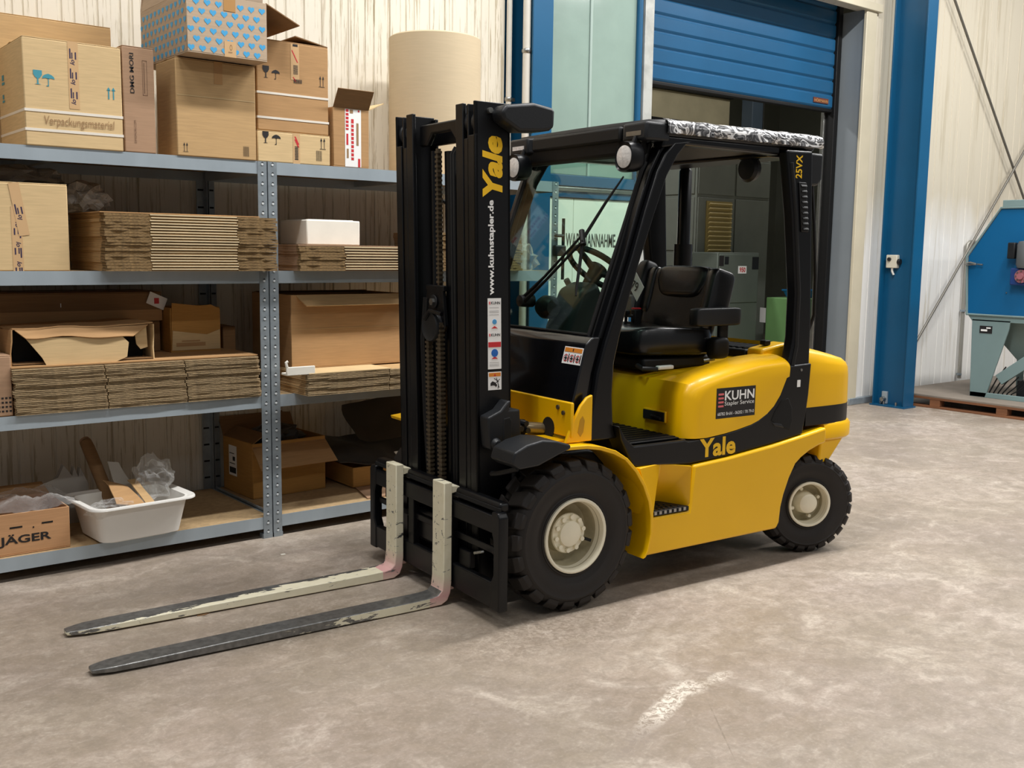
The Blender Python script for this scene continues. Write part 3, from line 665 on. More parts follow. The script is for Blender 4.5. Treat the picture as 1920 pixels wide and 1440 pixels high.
# --- second deck
r, w, d, h = carton('pale taped cardboard box at the left end of the second shelf', .70, 1.396, 5.062, 5.55, 1.437, 1.834, M_C2)
lotape(r, .125, -d-.0008, .0, .29, flip=-1); lotape(r, .155, -d-.0016, .16, .397, flip=1, lean=-.16, off=.05)
def blob(name, label, c, rx, ry, rz_, mat, seed, amp=.35, cat='plastic', sub=3, fs=3.0, root=None):
    import bmesh
    b = bmesh.new(); bmesh.ops.create_icosphere(b, subdivisions=sub, radius=1)
    for q in b.verts:
        n = mnoise.noise(q.co*fs+Vector((seed, seed*.7, 0))) + .6*abs(mnoise.noise(q.co*fs*2.3+Vector((0, seed, 3))))
        q.co *= 1+amp*n
    zmin = min(q.co.z for q in b.verts)
    for q in b.verts:
        q.co.z = max(q.co.z, -.75)
        q.co = Vector((q.co.x*rx, q.co.y*ry, (q.co.z+.75)*rz_))
    me = bpy.data.meshes.new(name); b.to_mesh(me); b.free(); me.materials.append(mat)
    o = bpy.data.objects.new(name, me); COL.objects.link(o); o.location = c
    if root: o.parent = root
    else: tag(o, label, cat)
    return o
blob('plastic_bag', 'crumpled grey plastic bag hanging beside the taped box', (1.55, 5.34, 1.715), .11, .10, .085, M_BAG, 3.1, .4)
blob('plastic_bag', 'dusty plastic bag lying on top of the taped box', (1.25, 5.42, 1.836), .20, .12, .055, M_BAG, 8.3, .4)

def flat_carton(W, D, t, secs, name, wob, Wb=None, fd=.03, lines=False):
    Wb = Wb or W
    """one folded carton: torn outer thirds and a clean centre flap with two board layers"""
    m = MB(); a, b = secs; rnd = random.Random(wob)
    if lines:
        for x0, x1 in ((0, a-.003), (a+.003, b-.003), (b+.003, W)):
            for z0, z1 in ((t*.04, t*.36), (t*.52, t*.86)):
                n = 5; yy = [rnd.uniform(-.0025, .0025) for _ in range(n+1)]
                for i in range(n):
                    xa = x0+(x1-x0)*i/n; xb = x0+(x1-x0)*(i+1)/n
                    m.add([(xa, yy[i], z0), (xb, yy[i+1], z0), (xb, yy[i+1], z1), (xa, yy[i], z1), (xa, fd, z0), (xb, fd, z0), (xb, fd, z1), (xa, fd, z1)],
                          [(0, 1, 2, 3), (3, 2, 6, 7), (0, 4, 5, 1)] + ([(0, 3, 7, 4)] if i == 0 else []) + ([(1, 5, 6, 2)] if i == n-1 else []), 2)
        m.box(0, W, fd, D, t*.52, t*.95, 0); m.box(0, W, fd, D, .0004, t*.40, 0)
        return m
    for (x0, x1, mi) in ((0, a, 1), (b, W, 1)):
        n = 7; y0 = [rnd.uniform(-.004, .003) for _ in range(n+1)]
        for i in range(n):
            xa = x0+(x1-x0)*i/n; xb = x0+(x1-x0)*(i+1)/n
            m.add([(xa, y0[i], .0006), (xb, y0[i+1], .0006), (xb, y0[i+1], t*.93), (xa, y0[i], t*.93), (xa, fd, .0006), (xb, fd, .0006), (xb, fd, t*.93), (xa, fd, t*.93)],
                  [(0, 1, 2, 3), (3, 2, 6, 7), (0, 4, 5, 1)] + ([(0, 3, 7, 4)] if i == 0 else []) + ([(1, 5, 6, 2)] if i == n-1 else []), mi)
    m.box(a+.002, b-.002, -.002, fd, t*.52, t*.94, 2); m.box(a+.002, b-.002, .006, fd, t*.05, t*.25, 0)
    m.box(0, Wb, fd, D, t*.52, t*.96, 0); m.box(0, Wb, fd, D, .0004, t*.44, 0)
    return m
ORD = 'first second third fourth fifth sixth seventh eighth ninth tenth eleventh twelfth thirteenth fourteenth fifteenth sixteenth seventeenth eighteenth nineteenth twentieth'.split()
def stack(n, x, y, z, W, D, t, secs, mats, label, group, jit=.006, rz=0, skew=0, Wb=None, fd=.03, lines=False):
    protos = [flat_carton(W, D, t, secs, 'p', k, Wb, fd, lines).mesh('folded_carton', mats) for k in range(3)]
    for i in range(n):
        o = bpy.data.objects.new('folded_carton', protos[i % 3]); COL.objects.link(o)
        o.location = (x+random.uniform(-jit, jit)+skew*i, y+random.uniform(-jit, jit)*.7, z+i*t); o.rotation_euler = (0, 0, rz)
        tag(o, 'topmost '+label if i == n-1 else 'lowest '+label if i == 0 else ORD[i]+' from the bottom, '+label, 'cardboard', group)
stack(20, 1.532, 4.972, 1.4375, .866, .56, .0136, (.212, .654), [M_C1, M_TORN, M_CEDGE], 'folded carton in the tall stack, left unit', 'folded cartons in the tall stack', Wb=.785, fd=.066)
B(-.41, .385, -.285, .285, 0, .005).build('cardboard_sheet', M_C6).location = (1.925, 5.27, 1.7105)
tag(bpy.data.objects['cardboard_sheet'], 'loose cardboard sheet covering the tall stack of folded cartons', 'cardboard')
stack(9, 2.529, 4.975, 1.4375, .86, .56, .0148, (.27, .80), [M_C3, M_TORN, M_CEDGE], 'folded carton under the white foam block', 'folded cartons under the foam block')
sh = B(-.44, .44, -.285, .285, 0, .005).build('cardboard_sheet', M_C3); sh.location = (2.96, 5.262, 1.571); tag(sh, 'loose cardboard sheet under the white foam block', 'cardboard')
fb = empty('foam_block', (2.80, 5.26, 1.5765))
MB().prism([(-.165, -.16), (.165, -.16), (.165, .16), (-.165, .16)], 'z', 0, .135).build('block', M_FOAM, fb, bevel=.006)
B(-.14, .14, -.13, .13, .135, .139).build('lid', M_FOAM, fb, bevel=.003)
tag(fb, 'white polystyrene block lying on folded cartons', 'block')

# --- third deck, left unit
stack(13, 1.125, 5.035, .7775, 1.195, .62, .0165, (.41, .80), [M_C6, M_TORN, M_CEDL], 'long folded carton of the wide stack', 'folded cartons in the wide stack', .008, lines=True)
sh = B(-.60, .60, -.30, .30, 0, .006).build('cardboard_sheet', M_C6); sh.location = (1.72, 5.36, .9935); tag(sh, 'large cardboard sheet on top of the wide stack', 'cardboard')
# crumpled torn box
r, w, d, h = carton('crushed torn cardboard box lying on the wide stack', 1.14, 1.785, 5.11, 5.44, .9997, 1.165, M_C5, open_top=False)
for o in list(r.children): bpy.data.objects.remove(o)
def crush(x, y, z, a=.012): return (x+a*mnoise.noise(Vector((x*7, y*7, z*9))), y+a*mnoise.noise(Vector((x*6+5, y*7, z*8))), z+(a*1.6*mnoise.noise(Vector((x*5, y*5+9, z))) if z > .05 else 0))
def sheet(pts, t, nx=12, ny=3, amp=.012):
    """thin board spanned between four corners, crumpled a little"""
    p = [Vector(q) for q in pts]; n = (p[1]-p[0]).cross(p[3]-p[0]).normalized()*t; m = MB(); g = []
    for s in (0, 1):
        for j in range(ny+1):
            for i in range(nx+1):
                a, b = i/nx, j/ny; q = (p[0]*(1-a)+p[1]*a)*(1-b)+(p[3]*(1-a)+p[2]*a)*b
                q = Vector(crush(q.x, q.y, q.z, amp)) + n*s; g.append(q)
    K = (nx+1)*(ny+1); fs = []
    for j in range(ny):
        for i in range(nx):
            a = j*(nx+1)+i; fs.append((a, a+1, a+nx+2, a+nx+1)); fs.append((K+a, K+a+nx+1, K+a+nx+2, K+a+1))
    for i in range(nx): fs.append((i, K+i, K+i+1, i+1)); a = ny*(nx+1)+i; fs.append((a, a+1, K+a+1, K+a))
    for j in range(ny): a = j*(nx+1); fs.append((a, a+nx+1, K+a+nx+1, K+a)); a += nx; fs.append((a, K+a, K+a+nx+1, a+nx+1))
    return m.add(g, fs)
sheet([(-w, -d, .004), (w, -d, .004), (w, d, .004), (-w, d, .004)], .005, amp=.0).build('bottom_panel', M_C5, r)
sheet([(-w, -d, h), (w, -d, h+.01), (w, d, h+.015), (-w, d, h)], .006).build('top_panel', M_C6, r)
sheet([(-w, d, 0), (w, d, 0), (w, d, h), (-w, d, h)], .006).build('back_panel', M_C5, r)
sheet([(-w, d, 0), (-w, -d, 0), (-w, -d, h), (-w, d, h)], .006, 4).build('side_panel', M_C6, r)
sheet([(w, -d, 0), (w, d, 0), (w, d, h), (w, -d, h+.005)], .006, 4).build('side_panel', M_C2, r)
fl = [(-.20, .035), (-.27, .13), (.17, .12), (.20, .09), (.19, .02), (.14, .0), (-.18, -.006)]
MB().prism(fl, 'y', -d-.02, -d-.014).build('torn_flap', M_C2, r, smooth=None)
sheet([(-w+.01, -d-.002, h), (w-.02, -d-.002, h+.006), (w-.10, -d-.03, h-.045), (-w+.05, -d-.03, h-.035)], .005, 12, 2, .01).build('torn_flap', M_C6, r)
MB().prism([(.24, h-.01), (.30, h), (.305, .06), (.27, .05), (.25, .075)], 'y', -d+.02, -d+.025).build('torn_flap', M_C2, r, smooth=None)
B(-w+.02, w-.02, -d+.09, -d+.10, .01, h-.02).build('dark_inside', M_DARK, r)  # near-black sheet standing in for the shade inside the box
r, w, d, h = carton('long flat brown carton lying behind the crushed box', .9, 1.966, 5.47, 5.82, 1.165, 1.318, M_C5)
sp = B(.02, .024, -d-.001, -d, .08, .1).build('staple', M_LABEL, r)
tgp = MB().obox((w-.03, -d-.012, .105), (.045, 0, -.02), (.012, 0, .03), (0, .003, 0)).build('paper_label', M_LABEL, r); B(w-.045, w-.02, -d-.0175, -d-.0155, .09, .12).build('print', M_RED, tgp)
B(-w, w, -d-.004, -d, .0, .06).build('lower_lip', M_C6, r)
r, w, d, h = carton('long brown carton under the long flat carton at the back', .9, 1.955, 5.47, 5.82, .9998, 1.163, M_C5)
r, w, d, h = carton('small open ochre box with a torn front on the wide stack', 1.972, 2.245, 5.37, 5.60, .9998, 1.235, M_C4, open_top=True)
MB().prism([(-w, 0), (w, 0), (w, .225), (w-.05, .25), (.02, .245), (-w+.01, .262)], 'y', -d-.006, -d).build('front_panel', M_C4, r, smooth=None)
MB().prism([(-w+.004, .01), (w-.004, .01), (w-.004, .115), (.06, .09), (-.02, .10), (-w+.01, .115)], 'y', -d-.010, -d-.006).build('torn_layer', M_C2, r, smooth=None)
poly(r, M_C6, [rect(-.11, .03, .05, .05), rect(-.08, .055, .02, .062)], (0, -d-.0105, 0), UX, UZ, 1)
r, w, d, h = carton('dark brown box behind the uprights between the two shelf units', 2.30, 2.375, 5.46, 5.75, .777, 1.12, M_C5)
r, w, d, h = carton('cardboard box with a printed grid at the far left of the third shelf', .75, 1.122, 5.065, 5.46, .777, 1.056, M_C3)
poly(r, M_BLKP, [rect(.09+.016*i, .02+.02*j, .10+.016*i, .028+.02*j) for i in range(6) for j in range(4)], (0, -d-.0008, 0), UX, UZ, 1)
# --- third deck, right unit
stack(7, 2.532, 4.90, .7775, .90, .50, .0165, (.505, .89), [M_C1, M_TORN, M_CEDL], 'folded carton beneath the big brown box', 'folded cartons beneath the big brown box', .007, lines=True)
sh = sheet([(-.33, -.26, 0), (.18, -.26, 0), (.18, .22, 0), (-.33, .22, 0)], .005, 4, 4, 0).build('cardboard_sheet', M_C2); sh.location = (2.868, 5.163, .8936); tag(sh, 'pale cardboard sheet under the big brown box', 'cardboard')
r, w, d, h = carton('big open brown box with a folded-out front flap on the third shelf', 2.548, 3.28, 5.125, 5.62, .8995, 1.305, M_C6, open_top=True)
flap(r, w, d, h-.004, 'f', .09, -38, M_C1, .03, skew=-.03); flap(r, w, d, h-.006, 'b', .05, 170, M_C5); poly(r, M_C1, [rect(-w+.004, .215, w-.004, .219)], (0, -d-.0006, 0), UX, UZ, 1, 'crease')
fo = empty('foam_profile', (2.49, 4.94, .8936))
B(-.08, .085, -.025, -.012, .0, .045).build('side_leg', M_FOAM, fo, bevel=.003); B(-.08, .085, -.012, .04, .0, .012).build('bottom_leg', M_FOAM, fo, bevel=.003)
MB().tube([(-.075, -.018, .045), (-.08, -.018, .07), (-.07, -.018, .075)], .008, 8).build('end_hook', M_FOAM, fo)
fo.location = (2.49, 4.93, .8938); tag(fo, 'white foam edge profile poking out beside the shelf post', 'profile')
# --- bottom deck
r, w, d, h = carton('low cardboard box with bold black lettering at the left of the bottom shelf', .70, 1.352, 5.085, 5.44, .1165, .315, M_C7, open_top=True)
text('JÄGER', M_BLKP, r, (.012, -d-.0008, .043), UX, UZ, .228, .058, bold=.025)
poly(r, M_DARK, [rect(.06, .128, .115, .136), rect(.20, .132, .25, .14), rect(.16, .118, .166, .126)], (0, -d-.0006, 0), UX, UZ, 1, 'hand_hole')
flap(r, w, d, h, 'b', .14, 12, M_C6)
def wrap_sheet(name, label, c, W, D, Hh, mat, seed, nx=40, ny=16, root=None):
    m = MB(); g = []
    for j in range(ny+1):
        for i in range(nx+1):
            a, b = i/nx, j/ny; e = min(a, 1-a, b, 1-b)
            z = Hh*(.35+.65*min(1, e*6))*(.7+.5*mnoise.noise(Vector((a*7+seed, b*5, seed))))+.012*mnoise.noise(Vector((a*30, b*16, seed)))
            g.append(((a-.5)*W+.01*mnoise.noise(Vector((b*9, seed, a*3))), (b-.5)*D+.012*mnoise.noise(Vector((a*9, seed+4, b*3))), max(0.001, z)))
    m.add(g, [(j*(nx+1)+i, j*(nx+1)+i+1, (j+1)*(nx+1)+i+1, (j+1)*(nx+1)+i) for j in range(ny) for i in range(nx)])
    o = m.build(name, mat, root, smooth=180); o.location = c
    if not root: tag(o, label, 'plastic')
    return o
wrap_sheet('bubble_wrap', 'clear bubble wrap draped over the low lettered box', (1.06, 5.26, .308), .68, .40, .075, M_WRAP, 2.2)
# white tub
tb = empty('plastic_tub', (1.665, 5.16, .1165), R(4))
def rr(wx, wy, z, rad, n=6):
    out = []
    for (sx, sy, a0) in ((1, 1, 0), (-1, 1, 90), (-1, -1, 180), (1, -1, 270)):
        for k in range(n+1):
            a = R(a0+90*k/n); out.append((sx*(wx-rad)+rad*math.cos(a), sy*(wy-rad)+rad*math.sin(a), z))
    return out
MB().loft([rr(.20, .15, .012, .05), rr(.17, .125, .0, .05), ]).build('base', M_WHITE, tb)
MB().loft([rr(.17, .125, .006, .05), rr(.20, .155, .012, .05), rr(.235, .19, .19, .06), rr(.265, .22, .198, .07), rr(.268, .223, .192, .07), rr(.268, .223, .185, .07), rr(.262, .217, .185, .07), rr(.255, .21, .192, .07), rr(.228, .183, .19, .06), rr(.194, .149, .016, .05), rr(.16, .115, .014, .05)], cap=False).build('tub_wall', M_WHITE, tb, smooth=50)
MB().loft([rr(.195, .15, .013, .05), rr(.195, .15, .016, .05)]).build('floor_sheet', M_WHITE, tb)
tag(tb, 'white plastic tub full of packing scraps on the bottom shelf', 'tub')
def loose(name, label, m, mat, cat='cardboard'):
    o = m.build(name, mat, smooth=40); return tag(o, label, cat)
ct = empty('cardboard_tube', (1.60, 5.23, .14))
MB().tube([(.03, -.02, .0), (-.02, .30, .36), (-.025, .33, .39)], [.032, .032, .03], 12).build('tube', M_C5, ct); MB().tube([(-.026, .335, .392), (-.028, .345, .40)], [.030, .026], 12).build('end_cap', M_C3, ct)
tag(ct, 'brown cardboard tube sticking up out of the white tub', 'tube')
loose('cardboard_offcut', 'curved brown cardboard offcut lying in the white tub', sheet([(1.56, 5.02, .30), (1.70, 5.00, .27), (1.66, 5.22, .33), (1.57, 5.26, .38)], .005, 8, 6, .02), M_C6)
loose('cardboard_offcut', 'small tan cardboard strip at the right of the white tub', sheet([(1.70, 5.03, .28), (1.75, 5.02, .27), (1.72, 5.24, .36), (1.68, 5.25, .36)], .005, 4, 6, .012), M_C1)
loose('cardboard_offcut', 'grey-white cardboard piece behind the tube in the tub', sheet([(1.62, 5.20, .30), (1.74, 5.22, .26), (1.68, 5.38, .44), (1.62, 5.36, .46)], .004, 4, 4, .01), pm('grey_white_board', 'B8B2A8', .7, var=.1))
pk = empty('bracket_sheets', (1.47, 5.52, .1165))
for i in range(3):
    MB().prism([(-.14+.03*i, 0), (.10, 0), (.10, .20), (.06, .29), (.05, .24), (.03, .30), (.02, .25), (-.02, .31), (-.05, .25), (-.14+.03*i, .22)], 'y', .02*i, .02*i+.006).build('sheet', bpy.data.materials['grey_white_board'], pk, smooth=None)
tag(pk, 'ragged grey-white board pieces standing behind the tub', 'cardboard')
blob('bubble_wrap', 'clear crumpled bubble wrap puffing up out of the white tub', (1.80, 5.20, .285), .085, .085, .105, M_WRAP, 5.5, .5, sub=4, fs=2.4)
blob('bubble_wrap', 'clear bubble wrap crumpled in the near corner of the tub', (1.53, 5.03, .255), .10, .055, .04, M_WRAP, 1.5, .5, sub=4, fs=2.6)
# box with shipping label, bottom deck of the right unit
r, w, d, h = carton('open ochre box with a shipping label behind the shelf posts', 2.45, 2.93, 5.47, 5.84, .1165, .44, M_C4, R(3), open_top=True)
flap(r, w, d, h-.02, 'f', .17, -42, M_C6, -.0, skew=.01); flap(r, w, d, h, 'b', .12, 60, M_C5); flap(r, w, d, h, 'l', .1, 150, M_C5)
lb = poly(r, M_LABEL, [rect(-.05, .10, .05, .28)], (-w-.0008, .06, 0), (0, -1, 0), UZ, 1, 'shipping_label')
poly(lb, M_BLKP, [rect(-.04, .115, .04, .15), rect(.0, .19, .03, .215), rect(-.04, .17, .03, .175), rect(-.04, .23, .02, .235)], (-w-.0016, .06, 0), (0, -1, 0), UZ, 1)
blob('crumpled_film', 'dark crumpled film stuffed in the ochre box', (2.68, 5.64, .37), .17, .12, .08, M_GFILM, 9.1, .35)
r, w, d, h = carton('flat cardboard tray with dark film on the bottom shelf', 3.06, 3.62, 5.36, 5.80, .125, .245, M_C4, open_top=True)
sh = sheet([(-.42, -.22, 0), (.42, -.25, 0), (.42, .2, 0), (-.30, .2, 0)], .006, 4, 4, 0).build('cardboard_sheet', M_C3); sh.location = (3.42, 5.31, .1172); tag(sh, 'grey-brown cardboard sheet under the flat tray', 'cardboard')
loose('film_sheet', 'black film sheet folded over the flat tray', sheet([(2.98, 5.36, .27), (3.70, 5.30, .25), (3.70, 5.70, .36), (3.05, 5.80, .38)], .004, 14, 8, .03), M_GFILM, 'film')
loose('film_sheet', 'stiff dark grey film arching at the back of the flat tray', sheet([(3.22, 5.60, .36), (3.85, 5.45, .34), (3.85, 5.80, .60), (3.25, 5.84, .56)], .004, 14, 8, .035), pm('warm_grey_film', '4A4640', .4, var=.2, bmp=.3, bs=14), 'film')
loose('steel_angle', 'thin white angle strip resting on the flat tray', sheet([(3.30, 5.24, .31), (3.62, 5.22, .33), (3.62, 5.26, .35), (3.30, 5.28, .33)], .004, 4, 1, .0), M_FOAM, 'strip')
# things on the far end of the right unit, seen through the windscreen
stack(14, 3.45, 5.02, 1.4375, .62, .5, .016, (.2, .42), [M_C6, M_TORN, M_CEDGE], 'folded carton seen through the windscreen', 'folded cartons seen through the windscreen')
blob('bubble_wrap', 'clear plastic film bundle seen through the windscreen', (4.21, 5.22, 1.437), .09, .14, .09, M_WRAP, 12.5, .4)
cl = empty('bar_clamp', (4.395, 5.03, 1.60))
B(.012, .022, -.02, .0, -.22, .17).build('bar', M_GRY, cl); B(-.06, .03, -.03, .01, -.07, .0).build('jaw', M_GRY, cl, bevel=.01); B(-.05, .02, -.03, .01, .05, .07).build('jaw', M_GRY, cl, bevel=.01)
MB().cyl((.05, -.01, -.22), (.11, -.01, -.30), .02, 8).build('handle', M_GRY, cl)
tag(cl, 'dark bar clamp hanging on the shelf post behind the windscreen', 'clamp')
# scraps on the floor
o = MB().prism([(-.012, -.006), (.012, -.007), (.014, .005), (-.01, .008)], 'z', .0005, .003).build('paper_scrap', M_FOAM); o.location = (2.282, 4.72, 0); tag(o, 'tiny white paper scrap on the floor before the shelf', 'scrap')
o = MB().prism([(-.03, -.006), (.0, -.012), (.03, .0), (.005, .012), (-.02, .008)], 'z', .0005, .003).build('dry_leaf', M_C5); o.location = (1.62, 4.12, 0); tag(o, 'small brown flake on the floor between the forks', 'scrap')
# ================================================================== forklift (local x runs to its rear, -y is the side facing us)
FL = empty('forklift', (2.988, 3.787, 0), R(-4.3))
tag(FL, 'yellow and black forklift truck parked in front of the metal shelves', 'forklift')
def tilt(x, y, z): return (x-(z-.6)*.02, y, z)
def mir(poly_): return poly_
NS = (-1, 1)      # near side, far side
def sided(s, a, b): return (a, b) if s < 0 else (-b, -a)

# ---- chassis
SK = [(.372,.186),(.398,.24),(.412,.315),(.411,.362),(.645,.362),(.652,.40),(.667,.577),(.9,.592),(1.2,.622),(1.45,.655),(1.602,.678),(1.602,.597),(1.55,.588),(1.48,.566),(1.42,.538),(1.377,.508),(1.335,.44),(1.30,.36),(1.283,.299),(1.275,.22),(1.255,.19)]
for s in NS:
    MB().prism(SK, 'y', *sided(s, -.588, -.50)).build('side_skirt', M_YEL, FL, bevel=.012, seg=3)
    m = MB().loft([[(.412, s*.597, .366), (.575, s*.42, .366), (.652, s*.583, .366), (.66, s*.36, .366), (.36, s*.36, .366)], [(.325, s*.597, .602), (.475, s*.566, .602), (.664, s*.576, .574), (.66, s*.36, .60), (.30, s*.36, .602)]])
    m.build('step_recess', M_YEL, FL, bevel=.004)
    stp = MB().prism([(.412, s*.587), (.645, s*.587), (.578, s*.42)], 'z', .364, .388).build('step_plate', M_RUBD, FL, bevel=.004)
    m = MB()
    for i in range(7): m.box(.425+.03*i, .440+.03*i, *sorted((s*.586, s*.592)), .372, .386)
    m.build('step_grip', M_STEEL, stp)
    m = MB()
    for j in range(5):
        for i in range(6-j):
            m.cyl((.44+.03*i+.012*j, s*(.572-.03*j), .388), (.44+.03*i+.012*j, s*(.572-.03*j), .393), .006, 6)
    m.build('step_studs', M_GRY, stp)['kind'] = 'stuff'
    # wheel arch: a bent sheet over the front wheel
    arc = [(-.30,.725),(-.18,.738),(-.072,.740),(.02,.737),(.10,.724),(.18,.698),(.25,.655),(.312,.594),(.36,.525),(.394,.45),(.410,.38),(.413,.30),(.395,.22),(.372,.186)]
    inn = [(x*.965-.004, z-.016 if x < .2 else z) if x < .2 else (x-.016, z-.006) for x, z in arc]
    MB().prism(arc+inn[::-1], 'y', *sided(s, -.602, -.37)).build('wheel_arch', M_YEL, FL, bevel=.003)
    if s > 0: continue
    MB().prism([(-.385,.700),(-.372,.745),(-.31,.772),(-.232,.785),(-.16,.775),(-.085,.752),(-.085,.735),(-.16,.71),(-.25,.678),(-.345,.672)], 'y', *sided(s, -.622, -.455)).build('mudguard_tip', M_GRY, FL, bevel=.018, seg=3)
    MB().tube([(-.33, s*.58, .668), (-.36, s*.5, .64), (-.35, s*.42, .62)], .012, 8).build('mudguard_stay', M_BLK, FL)
# belly and axle housings
B(-.20, 1.25, -.36, .36, .22, .66).build('chassis_frame', M_BLK, FL, bevel=.02)
B(1.2, 1.86, -.30, .30, .28, .62).build('rear_frame', M_BLK, FL, bevel=.02)
MB().cyl((0, -.42, .335), (0, .42, .335), .09, 16).build('drive_axle', M_BLK, FL)
MB().cyl((1.60, -.40, .27), (1.60, .40, .27), .06, 16).build('steer_axle', M_BLK, FL)
# floor and black side band running into the rear pillar
B(.30, .64, -.555, .555, .655, .700).build('floor_plate', M_GRY, FL, bevel=.004)
fm = B(.30, .615, -.535, .535, .700, .708).build('floor_mat', M_RUBD, FL, bevel=.003)
m = MB()
for i in range(24): m.box(.315, .605, -.52+i*.045, -.50+i*.045, .708, .712)
m.build('mat_ribs', M_RUBD, fm)['kind'] = 'stuff'
BAND = [(.22,.800),(.235,.735),(.30,.612),(.334,.600),(.47,.598),(.655,.582),(.9,.594),(1.2,.624),(1.435,.655),(1.452,.74),(1.468,.853),(1.478,1.016)]
BTOP = [(1.309,1.010),(1.290,.950),(1.248,.867),(1.205,.815),(1.158,.780),(1.10,.752),(1.05,.736),(.95,.718),(.867,.707),(.75,.697),(.64,.693),(.62,.700),(.31,.700),(.26,.74)]
for s in NS:
    MB().prism(BAND+BTOP, 'y', *sided(s, -.572, -.47)).build('side_band', M_BLK, FL, bevel=.008)
    P = [(1.306,.99),(1.332,1.05),(1.350,1.15),(1.350,1.369),(1.298,1.758),(1.240,2.06),(1.424,2.065),(1.447,1.66),(1.474,1.233),(1.478,1.0)]
    bp = MB().prism(P, 'y', *sided(s, -.560, -.495)).build('rear_pillar', M_BLK2, FL, bevel=.012, seg=3)
    MB().tube([(1.335, s*.562, .96), (1.367, s*.562, 1.104), (1.366, s*.562, 1.369), (1.315, s*.562, 1.758), (1.268, s*.562, 2.0)], .010, 8).build('door_seal', M_RUBD, bp)
    v = MB().prism([(1.325,1.91),(1.378,1.91),(1.410,1.67),(1.358,1.67)], 'y', *sided(s, -.568, -.558)).build('air_vent', M_RUBD, bp, bevel=.004)
    m = MB()
    for i in range(9): m.obox((1.352+.0034*i+.004, s*.570, 1.895-.026*i), (.02, 0, 0), (0, .004, .003), (0, .001, .003))
    m.build('vent_louvres', M_RUBD, v)
    hs = MB().prism([(1.262,.842),(1.315,.852),(1.345,.80),(1.352,.73),(1.335,.682),(1.28,.70),(1.19,.742),(1.215,.79)], 'y', *sided(s, -.5745, -.50)).build('band_recess', M_DARK, FL, bevel=.006)
    MB().prism([(1.20,.735),(1.27,.722),(1.29,.70),(1.22,.715)], 'y', *sided(s, -.577, -.55)).build('recess_step', M_GRY, hs, bevel=.004)
text('Yale', M_YELP, FL, (.712, -.5725, .604), UX, UZ, .240, .090, 'maker_lettering', bold=.03)
text('25VX', M_YELP, FL, (1.348, -.5605, 1.928), (0, 0, 1), (-1, 0, 0), .112, .046, 'model_lettering', bold=.02)
B(1.375, 1.398, -.5735, -.572, .900, .935).build('square_sticker', M_LABEL, FL)
MB().cyl((1.40, -.572, .985), (1.40, -.576, .985), .007, 8).build('pillar_screw', M_STEEL, FL)
# ---- hood under the seat
HOOD = [(.625,.700),(.75,.699),(.867,.709),(.95,.720),(1.05,.738),(1.10,.754),(1.158,.782),(1.205,.817),(1.248,.869),(1.290,.952),(1.309,1.010),(1.312,1.050),(1.28,1.063),(1.1,1.052),(.9,1.022),(.74,.988),(.66,.955),(.635,.90)]
def hood_ring(y, d, drop):
    out = []; r_ = .085; q = max(0, 1-d/r_); s_ = r_*(1-math.sqrt(max(0, 1-q*q)))
    for i, (x, z) in enumerate(HOOD):
        front = x < .76 and i not in (1,); topp = i >= 10
        xx = x+(s_*max(0, (.80-x)/.18) if front and x < .80 else 0); zz = z-(s_*.62 if topp else 0)
        if drop and i >= 12: zz = {12: 1.045, 13: .992, 14: .978, 15: .970}.get(i, zz)
        out.append((xx, y, zz))
    return out
rg = [hood_ring(-.578+d, d, False) for d in (0, .004, .012, .025, .042, .062, .085)]+[hood_ring(-.43, 1, False), hood_ring(-.405, 1, False), hood_ring(-.375, 1, True)]
rg = rg+[[(x, -y, z) for x, y, z in g] for g in rg[::-1]]
MB().loft(rg).build('engine_hood', M_YEL, FL, smooth=38)
hr = MB().prism([(-.282,.816),(-.440,.816),(-.440,.758),(-.282,.758)], 'x', .612, .625).build('handle_rim', M_YEL, FL, bevel=.005)
B(.606, .6125, -.434, -.288, .765, .809).build('handle_recess', M_DARK, hr, bevel=.002)
MB().tube([(.604, -.35, .785), (.600, -.38, .785), (.600, -.42, .78)], .007, 8).build('latch_lever', M_GRY, hr)
st_ = B(.805, 1.068, -.5795, -.577, .784, .929).build('service_sticker', M_BLKP, FL)
for i in range(4): B(.817, .852, -.5805, -.5795, .838+i*.019, .847+i*.019).build('red_bar', M_LRED, st_)
text('KUHN', M_WHP, st_, (.859, -.5797, .868), UX, UZ, .200, .046, bold=.02); text('Stapler Service', M_WHP, st_, (.859, -.5797, .838), UX, UZ, .200, .026)
text('68782 Brühl - 06202 / 70 79-0', M_WHP, st_, (.815, -.5797, .798), UX, UZ, .245, .015)
